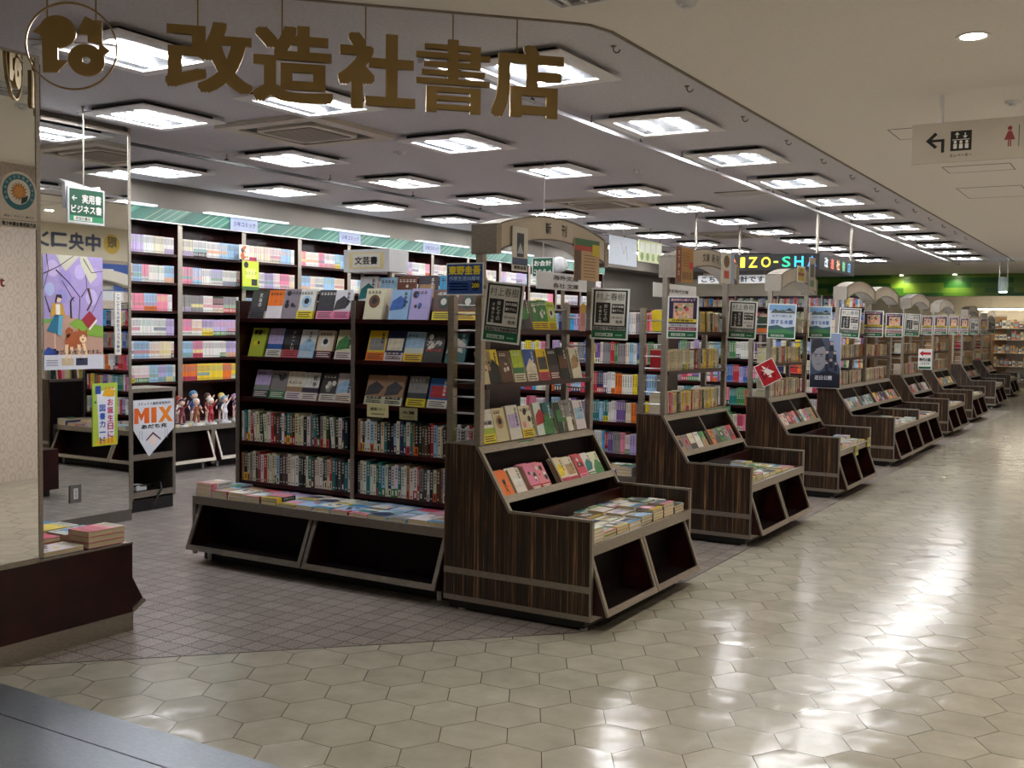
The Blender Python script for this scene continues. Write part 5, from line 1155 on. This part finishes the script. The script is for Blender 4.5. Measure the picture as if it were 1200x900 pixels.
def d(mb, F, w, h): mb.disc(F, 0, h*.4, w*.4, (206, 170, 60)); mb.rect(F, -w*.3, -h*.3, w*.3, h*.2, (196, 140, 140))
wsheet(679, 358, 686, 388, STANDS[0][0]-.655, d, 'notice_card', 'small pink card beside the far post of the nearest stand', 'notice', 'notices on the nearest stand', base=(206, 160, 160))
def d(mb, F, w, h): mb.rect(F, -w*.45, -h*.3, w*.1, h*.3, (226, 230, 228)); mb.rect(F, w*.2, -h*.3, w*.42, h*.3, (90, 160, 120))
for u0, v0, u1, v1, s, l in [(607, 516, 626, 523, 0, 'green shelf label on the deck rail of the nearest stand'), (612, 444, 656, 448, 0, ''), (828, 478, 856, 484, 1, 'green shelf label on the deck rail of the second stand')]:
    if l: wplate('shelf_label', u0, v0, u1, v1, STANDS[s][0]-.665, l, 'label', d, 'green shelf labels', .002, (26, 104, 66))
# books dropped into the lower racks of the fourth stand
for k, y in enumerate([.06, .10, .14, .80, .84, .88]):
    spec(SM(3) @ T(y+.02, .03, .10) @ RX(-.25) @ T(0, .02, 0) @ RZ(-math.pi/2) @ T(-.11, 0, 0), .11, .17, .018, ['ivory', 'tan', 'white', 'grey', 'ivory', 'tan'][k], None, 'lower rack of fourth stand', 'book', 'book', 1); BOOKS[-1]['ord'] = k+1; BOOKS[-1]['end'] = E1
# poster of a man and a group of people (generic artwork)
def d(mb, F, w, h):
    a = w/2; b = h/2; mb.rect(F, -a*.98, -b*.98, a*.98, b*.98, (58, 68, 88)); mb.poly(F, [(a*.1, b*.98), (a*.98, b*.98), (a*.98, -b*.3), (a*.5, b*.3)], (128, 144, 172), off=.001)
    mb.disc(F, -a*.42, b*.12, a*.5, (128, 128, 134), off=.0014, ry=b*.5, n=24); mb.poly(F, [(-a*.95, b*.45), (-a*.8, b*.75), (-a*.3, b*.8), (0, b*.5), (-a*.2, b*.5), (-a*.6, b*.42), (-a*.85, b*.2)], (30, 32, 40), off=.0018)
    for x in (-.62, -.25): mb.rect(F, a*(x-.12), b*.2, a*(x+.12), b*.235, (34, 36, 44), off=.002); mb.disc(F, a*x, b*.15, a*.05, (30, 32, 38), off=.002, n=8, ry=b*.02)
    mb.poly(F, [(-a*.46, b*.16), (-a*.38, -b*.02), (-a*.5, -b*.02)], (120, 118, 124), off=.002); mb.rect(F, -a*.58, -b*.14, -a*.3, -b*.12, (70, 60, 66), off=.002)
    for x, z, r in ((.4, .62, .16), (.12, .3, .13), (.62, .28, .13), (.38, .02, .13), (.1, -.08, .1), (.7, -.1, .11)):
        mb.disc(F, a*x, b*z, a*r*.7, (176, 150, 140), off=.0026, n=10, ry=b*r*.42); mb.poly(F, [(a*(x-r), b*(z-.28)), (a*(x+r), b*(z-.28)), (a*(x+r*.7), b*(z-.05)), (a*(x-r*.7), b*(z-.05))], (28, 30, 44), off=.0024); mb.disc(F, a*x, b*(z+.05), a*r*.75, (24, 24, 30), off=.0025, n=8, ry=b*r*.25)
    mb.poly(F, [(-a*.98, -b*.98), (a*.98, -b*.98), (a*.98, -b*.5), (a*.2, -b*.35), (-a*.98, -b*.55)], (22, 26, 40), off=.003); mb.text(F, '近日公開', -a*.1, -b*.62, b*.15, (210, 214, 222), off=.004, w=w*.55)
fY(949, 390, 985, 455, STANDS[3][1]-.05, d, 'film_poster', 'dark blue poster of a large face and group of people before the fourth stand', 'poster')
# small tags on the third stand's bench, yellow price cards
for i, (u, v) in enumerate([(1004, 528), (1018, 518)]):
    s = STANDS[2]; p = atX(u, v, s[0]+.012)
    mb = MB(); mb.box(0, -.055, -.045, .003, .055, .045, 'print', (204, 196, 70)); F = frame((.003, 0, 0), (0, 1, 0), (0, 0, 1)); mb.rect(F, -.045, -.02, .045, .02, (120, 128, 96)); mb.rect(F, -.045, .024, .01, .038, INK)
    tag(mb.build('price_card', loc=(p.x, p.y, p.z)), ['yellow card clipped on the bench rail of the third stand, towards the entrance', 'yellow card clipped on the bench rail of the third stand, at its far end'][i], 'card')
# small shelf cards on the literature case
for u0, v0, u1, v1, c1, l, tx in [(430, 473, 455, 489, (206, 200, 150), 'cream nominee card hanging from the third shelf under the sketch-cover novels', '本屋大賞ノミネート'), (468, 478, 489, 492, (150, 146, 110), 'dark picture card hanging under the yellow-banded novel on the third shelf', '大賞'), (427, 392, 428, 393, None, '', '')][:2]:
    c = atY((u0+u1)/2, (v0+v1)/2, 5.075); w = atY(u1, v0, 5.075).x-atY(u0, v0, 5.075).x; h = atY(u0, v0, 5.075).z-atY(u0, v1, 5.075).z
    mb = MB(); mb.box(-w/2, 0, -h/2, w/2, .002, h/2, 'print', c1); mb.text(FB, tx, 0, h*.1, h*.25, INK, w=w*.7); mb.rect(FB, -w*.3, -h*.3, w*.3, -h*.22, (120, 110, 70)); tag(mb.build('shelf_card', loc=(c.x, c.y, c.z)), l, 'card')
# box sign over the literature case
c0 = atY(403, 293, 5.30); c1 = atY(456, 318, 5.30)
t = empty('box_sign', ((c0.x+c1.x)/2, 5.30, (c0.z+c1.z)/2), 'white box sign with black characters standing above the literature bookcase', 'sign')
w = c1.x-c0.x; h = c0.z-c1.z; mb = MB(); mb.box(-w/2, 0, -h/2, w/2, .2, h/2, 'white_plastic'); mb.rect(FB, -w*.38, -h*.36, w*.38, h*.36, (222, 206, 150)); mb.rect(FB, -w*.3, -h*.3, w*.3, h*.3, (222, 220, 210), off=.0014)
mb.text(FB, '文芸書', 0, 0, h*.34, INK, off=.002, w=w*.5, bold=.03); mb.build('box', t)
for x in (-w*.3, w*.3): MB().box(x-.008, .09, 1.66-(c0.z+c1.z)/2, x+.008, .106, -h/2-.0005, 'steel').build('support', t)
# white acrylic headers above the shelves of the stands
for s, a, b_, y0_, y1_, lines in [(0, 628, 688, 318, 337, ['海外文庫', '各社 文庫']), (1, 765, 815, 332, 346, ['歴史時代文庫'])]:
    X_ = STANDS[s][0]-.84; A = atX(a, (y0_+y1_)/2, X_); B_ = atX(b_, (y0_+y1_)/2, X_); h = .105
    t = empty('shelf_header', (X_, (A.y+B_.y)/2, A.z), ['white two-line header sign above the shelves of the nearest stand', 'white single-line header sign above the shelves of the second stand'][s], 'sign')
    w = B_.y-A.y; mb = MB(); mb.box(0, -w/2, -h/2, .006, w/2, h/2, 'white_plastic'); F = frame((.006, 0, 0), (0, 1, 0), (0, 0, 1))
    for q, tx in enumerate(lines): mb.text(F, tx, w*.05, (h*.22-q*h*.46) if len(lines) > 1 else 0, h*.28, INK, w=w*.5)
    mb.build('panel', t); MB().box(.0, -.02, 1.63-A.z, .005, .02, -h/2-.0005, 'steel').build('support', t)
# green checkout sign hanging inside
c = atY(636, 313, 8.2); t = empty('checkout_sign', c, 'small green checkout sign with a white plush-like figure, seen through the nearest arch', 'sign')
w = atY(648, 313, 8.2).x-atY(623, 313, 8.2).x; h = .17; mb = MB(); mb.box(-w/2, 0, -h/2, w/2, .012, h/2, 'white_plastic'); mb.rect(FB, -w*.46, -h*.46, w*.46, h*.46, (14, 84, 58)); mb.text(FB, 'お会計', 0, h*.2, h*.28, WH, w=w*.8, bold=.03, off=.002); mb.text(FB, 'こちら→', 0, -h*.22, h*.22, WH, w=w*.8, bold=.03, off=.002); mb.build('panel', t)
MB().ball((w*.62, .05, .02), .08, 'white_plastic', sc=(1.1, .6, .9), n=14, k=9).build('plush_figure', t)
MB().box(-.004, .004, h/2+.0005, .004, .010, CE-c.z-.001, 'steel').build('hanging_rod', t)
# comic promo cards by the wall
p = atX(293, 323, -8.3)
def d(mb, F, w, h):
    mb.disc(F, -w*.28, h*.36, w*.14, INK); mb.rect(F, -w*.3, -h*.1, w*.3, h*.24, (214, 222, 120)); mb.rect(F, w*.05, -h*.34, w*.4, -h*.12, INK); mb.rect(F, -w*.5, -h*.5, w*.5, -h*.38, (40, 84, 40)); mb.text(F, 'コミック', 0, h*.08, h*.1, (60, 90, 40), w=w*.7)
wplate('promo_card', 284, 306, 303, 340, -8.80, 'lime green promotional card hanging on the post between two comics bookcases', 'card', d, None, .004, (190, 206, 50))
def d(mb, F, w, h):
    rr = random.Random(3)
    for i in range(12): mb.disc(F, w*rr.uniform(-.35, .35), h*rr.uniform(-.4, .4), w*rr.uniform(.08, .2), rr.choice([(230, 226, 220), (190, 140, 70), (60, 60, 70), (180, 90, 40)]), off=.0006+i*.0001, n=8)
wplate('cutout_card', 280, 287, 292, 304, -8.80, 'small colourful cut-out card above the lime green card on the comics wall', 'card', d, None, .004, (214, 206, 190))
# boards over the far part of the wall
for (u0, v0, u1, v1, l, base, k) in [(714, 278, 746, 311, 'white hanging board with grey sketch, between the two nearest stand arches', (196, 204, 214), 0), (748, 283, 775, 308, 'yellow and white hanging board beside the grey sketch board', (206, 214, 150), 1)]:
    def d(mb, F, w, h, k=k):
        if k == 0:
            for q in ((-.1, .3, 0, -.1), (0, -.1, .08, .2), (.08, .2, .14, -.3)): mb.poly(F, [(w*q[0], h*q[1]), (w*q[0]+.012, h*q[1]), (w*q[2]+.012, h*q[3]), (w*q[2], h*q[3])], (110, 116, 130))
        else:
            for i in range(4): mb.rect(F, w*(-.45+i*.24), -h*.05, w*(-.26+i*.24), h*.4, (226, 230, 214)); mb.disc(F, w*(-.36+i*.24), -h*.25, w*.07, (120, 150, 60), n=10)
    o = wplate('hanging_board', u0, v0, u1, v1, -6.2, l, 'board', d, 'boards hanging over the aisle', .01, base)
    hz = o.dimensions.z/2; MB().box(.003, -.004, hz+.0005, .008, .004, CE-o.location.z-.001, 'steel').build('hanging_rod', o)
# the black suspended sign over the counter
t = empty('suspended_sign', (-4.95, 12.6, 2.25), 'large black box sign with coloured glowing letters hanging over the counter', 'sign')
w, dd, h = 1.59, 1.72, .19
MB().box(0, 0, 0, w, dd, h, 'black').build('box', t)
F = frame((0, 0, 0), (1, 0, 0), (0, 0, 1)); mb = MB(); x = .30
for ch, c, ww in [('K', (230, 40, 50), .13), ('A', (236, 110, 50), .13), ('I', (250, 226, 60), .05), ('Z', (250, 226, 60), .12), ('O', (250, 226, 60), .13), ('-', (190, 220, 80), .06), ('S', (40, 190, 140), .11), ('H', (50, 190, 230), .12), ('A', (50, 130, 220), .12)]:
    mb.text(F, ch, x+.62*ww, h/2, .016 if ch == '-' else .12, c, 'lit', .016, .004, ww*.86); x += ww+.035
mb.build('letters', t)
F = frame((w, 0, 0), (0, 1, 0), (0, 0, 1)); mb = MB()
for i, (ch, c) in enumerate([('改', (190, 200, 214)), ('造', (200, 90, 70)), ('社', (214, 160, 120)), ('書', (90, 150, 110)), ('店', (90, 150, 190))]): mb.text(F, ch, .3+i*.28, h/2, .12, c, 'lit', .02, .004, .15)
mb.build('side_letters', t)
for x_, y_ in ((.04, .04), (w-.04, .04), (.04, dd-.04), (w-.04, dd-.04)): MB().tube((x_, y_, h+.0005), (x_, y_, CE-2.25-.001), .018, 'steel', n=8).build('hanging_rod', t)
t = empty('counter_sign', (-4.9, 12.7, 2.10), 'pale strip sign with dark characters hanging beneath the black box sign', 'sign'); mb = MB(); mb.box(0, 0, 0, .95, .03, .10, 'white_plastic'); mb.text(FB, 'こちらが会計です', .45, .05, .07, (60, 66, 74), w=.8, bold=.04); mb.build('panel', t)
for x_ in (.1, .85): MB().box(x_-.004, .01, .1005, x_+.004, .018, .149, 'steel').build('hanging_rod', t)

# figurines in a row on the bench of the third wall bookcase
HAIR = [(40, 34, 60), (150, 60, 50), (206, 196, 190), (60, 110, 150), (230, 228, 224), (70, 46, 40), (110, 150, 170), (196, 180, 90), (50, 50, 56), (150, 120, 160)]
CLO = [(120, 50, 60), (226, 222, 214), (150, 90, 60), (60, 90, 160), (170, 50, 60), (130, 50, 40), (214, 214, 220), (60, 70, 90), (210, 190, 160), (90, 60, 110)]
for i in range(10):
    y = 7.58+i*.098; x = -8.48-(.15 if i % 2 else 0); s = R.uniform(1.25, 1.6)+(.3 if i % 2 else 0)
    t = empty('figurine', (x, y, .4505), f'small painted figurine on the comics bench, {ordn(i+1)} in the row from the mirror', 'figurine', 'figurines on the comics bench'); t.rotation_euler = (0, 0, R.uniform(.9, 1.8)); t.scale = (s, s, s)
    MB().tube((0, 0, 0), (0, 0, .012), .042, 'white_plastic', n=14).build('base', t)
    sk = (222, 190, 170); b = MB(); c = CLO[i]
    for dx in (-.011, .011): b.tube((dx*1.4, 0, .0122), (dx, 0, .075), .006, 'paint', sk if i % 2 else c, n=7, r2=.010)
    b.tube((0, 0, .072), (0, 0, .10), .022, 'paint', c, n=9, r2=.014); b.tube((0, 0, .099), (0, 0, .128), .014, 'paint', c, n=9, r2=.018); b.tube((0, 0, .127), (0, 0, .14), .006, 'paint', sk, n=7)
    up_ = R.random() < .4
    for dx in (-1, 1):
        e = (dx*.034, -.006, .15 if up_ and dx > 0 else .10); b.tube((dx*.017, 0, .124), e, .006, 'paint', c, n=6, r2=.005); b.tube(e, (e[0]+dx*.004, e[1]-.014, e[2]+(.02 if up_ and dx > 0 else -.016)), .005, 'paint', sk, n=6, r2=.004)
    b.ball((0, 0, .158), .021, 'paint', sk, n=10, k=7); b.build('body', t)
    hb = MB(); hb.ball((0, .005, .163), .0235, 'paint', HAIR[i], n=10, k=7); hb.tube((0, .014, .16), (0, .022, .10 if i % 3 else .135), .015, 'paint', HAIR[i], n=7, r2=.006); hb.build('hair', t)

# ------------------------------------------------------------------ across the corridor (seen in the mirrors) and the far shop
struct(MB().box(XE-.03, 8.6, 2.47, XE-.002, 14.5, CE-.001, 'wall_cream'), 'wall_fascia')
F = frame((XE-.034, 11.02, 2.72), (0, -1, 0), (0, 0, 1)); mb = MB()
for i, ch in enumerate('中央コンタクト'): mb.text(F, ch, .34+i*.295, 0, .25 if i < 2 else .2, (24, 30, 74), bold=.04, off=0, w=.25)
mb.disc(F, 0, .0, .15, (206, 172, 40), off=.0, n=24); mb.text(F, '眼', 0, .03, .16, INK, off=.003)
tag(mb.build('shop_lettering'), 'dark blue shop lettering with a yellow disc, seen reversed in the mirror', 'lettering')
o = MB().box(XE-.03, 10.6, 2.0, XE-.002, 12.0, 2.42, 'paint', (46, 88, 170)).build('wall_board'); tag(o, 'blue board under the shop lettering, seen in the mirror', 'board')
F = frame((XE-.031, 11.2, 2.2), (0, -1, 0), (0, 0, 1)); mb = MB(); mb.rect(F, -.6, -.12, -.2, .12, (220, 224, 230)); mb.rect(F, .1, -.1, .7, .1, (120, 150, 206)); mb.build('printed_fields', o)
def d(mb): pass
# grille in the corridor ceiling, seen in the mirror
p = atX(30, 108, -4.22); q = (Vector((p.x, p.y, p.z))-Vector((0, 0, HC))); tt = (CE-p.z)/q.z; gx_, gy_ = p.x-q.x*tt, p.y+q.y*tt  # light bounces back from the mirror
t = empty('ceiling_grille', (gx_, gy_-.14, CE), 'white slatted ceiling grille over the corridor, seen reflected above the sunflower sticker', 'grille')
mb = MB(); 
for a, b, c, e in ((-.15, -.15, .15, -.13), (-.15, .13, .15, .15), (-.15, -.13, -.13, .13), (.13, -.13, .15, .13)): mb.box(a, b, -.02, c, e, 0, 'fixture')
mb.build('frame', t); MB().box(-.13, -.13, -.006, .13, .13, -.001, 'paint', (96, 100, 108)).build('backing', t)
for k in range(3): MB().box(-.09+k*.08, -.13, -.018, -.075+k*.08, .13, -.0065, 'fixture').build('slat', t)
# lettering and notice on the wallpaper, seen in the first mirror
q_ = atX(2.5, 331, -4.2195); F = frame((-4.2195, q_.y, q_.z), (0, 1, 0), (0, 0, 1)); mb = MB(); mb.text(F, 't', 0, 0, .034, (176, 60, 56), off=.001)
tag(mb.build('wall_lettering'), 'small red letter on the mirror panel below the sunflower sticker', 'lettering')
# far shop behind the header
for i, (u, v, wu) in enumerate([(1168, 326, 1.9), (1176, 335, 2.4), (1190, 363, 2.0)]):
    y = [30.2, 28.9, 33.0][i]; c = atY(u, v, y)
    t = empty('strip_lamp', (c.x, y, min(c.z, CE-.08)), f'long fluorescent lamp in the far shop, {ordn(i+1)} from the top', 'lamp', 'fluorescent lamps in the far shop')
    MB().box(-wu/2, -.06, .02, wu/2, .06, .06, 'fixture').build('housing', t); MB().box(-wu/2+.03, -.03, -.01, wu/2-.03, .03, .0195, 'far_tube').build('tube', t)
    for x in (-wu*.3, wu*.3): MB().box(x-.006, -.006, .0605, x+.006, .006, CE-min(c.z, CE-.08)-.001, 'fixture').build('stem', t)
# gondola shelves of the far shop
for i in range(3):
    y = 30.6+i*.9; x0 = atY([1164, 1180, 1170][i], 400, y).x
    t = empty('display_rack', (x0, y, 0), ['cream pegboard rack of small goods in the far shop, nearest the corridor end', 'second pegboard rack of small goods in the far shop', 'rearmost pegboard rack of small goods in the far shop'][i], 'display rack', 'racks of the far shop')
    MB().box(0, .3, .1, 1.5, .33, 1.9, 'cream_panel').build('back_panel', t)
    for z in (.3, .7, 1.05, 1.4, 1.7): MB().box(0, 0, z-.02, 1.5, .2995, z, 'cream_panel').build('shelf', t)
    for xx in (0, 1.47): MB().box(xx, .3305, 0, xx+.03, .36, 1.95, 'fixture').build('upright', t)
    mb = MB(); rr = random.Random(i)
    for z in (.3, .7, 1.05, 1.4, 1.7):
        x = .03
        while x < 1.4:
            ww = rr.uniform(.05, .11); hh = rr.uniform(.1, .24); c = rr.choice([(226, 196, 140), (206, 150, 90), (230, 226, 214), (110, 120, 140), (190, 120, 100), (150, 170, 180), (120, 80, 50), (226, 216, 180)])
            mb.box(x, .04, z+.0005, x+ww, .2, z+hh, 'print', c); mb.box(x+.01, .036, z+hh*.3, x+ww-.01, .0395, z+hh*.7, 'print', tuple(255-v*.6 for v in c)); x += ww+.012
    o = mb.build('packaged_goods', loc=(x0, y, 0)); tag(o, ['assorted small packaged goods filling the pegboard rack nearest the corridor end', 'assorted small packaged goods on the second far rack', 'assorted small packaged goods on the rearmost far rack'][i], 'goods', kind='stuff')
t = empty('partition_wall', (-3.6, 30.8, 0), 'tan wooden partition behind the last book stand', 'partition'); MB().box(-3.6, 0, 0, .35, .05, 2.0, 'paint', (150, 116, 80)).build('panel', t); MB().box(-3.6, -.01, 2.0005, .35, .06, 2.05, 'cream_panel').build('cap', t)

# ------------------------------------------------------------------ write out the books: the ones that show largest one by one, the others in bulk
LIM = dict(book=300, comic=300)
def vis(b):
    c = b['M'] @ Vector((b['w']/2, 0, b['h']/2)); q = c-Vector((0, 0, HC)); z = q.dot(fw)
    if z < .3: return 0
    u = 600+F_*q.dot(rt)/z; v = 450+F_*q.dot(dn)/z
    if not (-10 < u < 1210 and -10 < v < 910): return 0
    a = {'spine': b['t']*b['h'], 'face': b['w']*b['h'], 'flat': b['w']*.05}[b['out']]
    if b.get('level') and b['level'][0] < b['level'][1]-1: a *= .5
    if b.get('behind'): a *= .3
    k = 1.
    if 'back row' in b['place']: k = .8
    # rows the photo hides behind the nearer cases
    wx = c.x < -8 
    if b['place'].startswith('bench of') and 'wall' in b['place']: k = .25
    if wx and u > 480: k *= .1
    if 'second bookcase' in b['place'] and not (600 < u < 750): k *= .1
    if 'third bookcase' in b['place'] and not (800 < u < 880): k *= .1
    if 'fourth bookcase' in b['place']: k *= .05
    return k*a/z/z
GRP = {'flat': 'books lying in piles', 'face': 'books standing face-out', 'spine': 'books standing spine-out'}
seen_lab = {}
for kind, nm in (('book', 'book'), ('comic', 'comic_book')):
    L_ = sorted([b for b in BOOKS if b['kind'] == kind], key=vis, reverse=True)
    for b in L_[:LIM[kind]]:
        mb = MB(); book_cover(mb, b)
        if kind == 'comic': book_pages(mb, b)
        o = mb.build(nm); o.matrix_basis = b['M']
        if kind == 'book':
            m2 = MB(); book_pages(m2, b); m2.build('page_block', o)
            if b['band']: m2 = MB(); book_band(m2, b); m2.build('paper_band', o)
        col = pn(b['c']); pos = ordn(b.get('ord', 1))
        if b.get('level'):
            j, n = b['level']; lv = 'alone' if n == 1 else ('topmost' if j == n-1 else ('bottom' if j == 0 else ordn(j+1)+' up')); cn = '' if b['form'] == 'magazine' else (' from front mirror corner' if 'bookcase' in b['place'] else ' from front entrance corner'); pile = f'{lv} in {pos} pile{cn}' if n > 1 else f'lying alone, {pos} place{cn}'
            lab = f'{col} {b["form"]} {pile}, {b["place"]}'
        else:
            bd = f', {pn(b["band"])} band' if b['band'] and b['out'] == 'face' else (' facing out' if b['out'] == 'face' else ' spine')
            lab = f'{col} {b["form"]}{bd}, {pos} from {b["end"]}, {b["place"]}'
            if b.get('behind'): lab = f'{col} {b["form"]} {ordn(b["behind"])} behind the {pos} cover, {b["place"]}'
        tag(o, lab, 'book' if kind == 'book' else 'comic book', GRP[b['out']]+' on '+b['place'] if kind == 'book' else 'comics, '+b['place'])
    rest = L_[LIM[kind]:]
    mb = MB()
    for b in rest:
        book_cover(mb, b, b['M'], lo=True)
        if b['band']: book_band(mb, b, b['M'])
        if b['out'] != 'face': k = .0012; mb.box(.006, k, -.0004 if b['out'] == 'flat' else b['h'], b['w']-.004, b['t']-k, 0 if b['out'] == 'flat' else b['h']+.0004, 'paper', (206, 192, 158), b['M'])
    o = mb.build(nm+'s_beyond'); tag(o, 'the many smaller and more distant books filling the shelves and benches' if kind == 'book' else 'the many more distant comics filling the wall bookcases', 'books' if kind == 'book' else 'comic books', kind='stuff')
    print(kind, len(L_), len(rest))

# ------------------------------------------------------------------ light and view
w = bpy.data.worlds.new('world'); SC.world = w; w.use_nodes = True
w.node_tree.nodes['Background'].inputs[0].default_value = (.8, .85, 1, 1); w.node_tree.nodes['Background'].inputs[1].default_value = .05
SC.view_settings.view_transform = 'Standard'; SC.view_settings.look = 'None'; SC.view_settings.gamma = 1; SC.view_settings.use_curve_mapping = False
SC.view_settings.exposure = 1.58
SC.cycles.use_denoising = True; SC.cycles.max_bounces = 8; SC.cycles.sample_clamp_indirect = 6
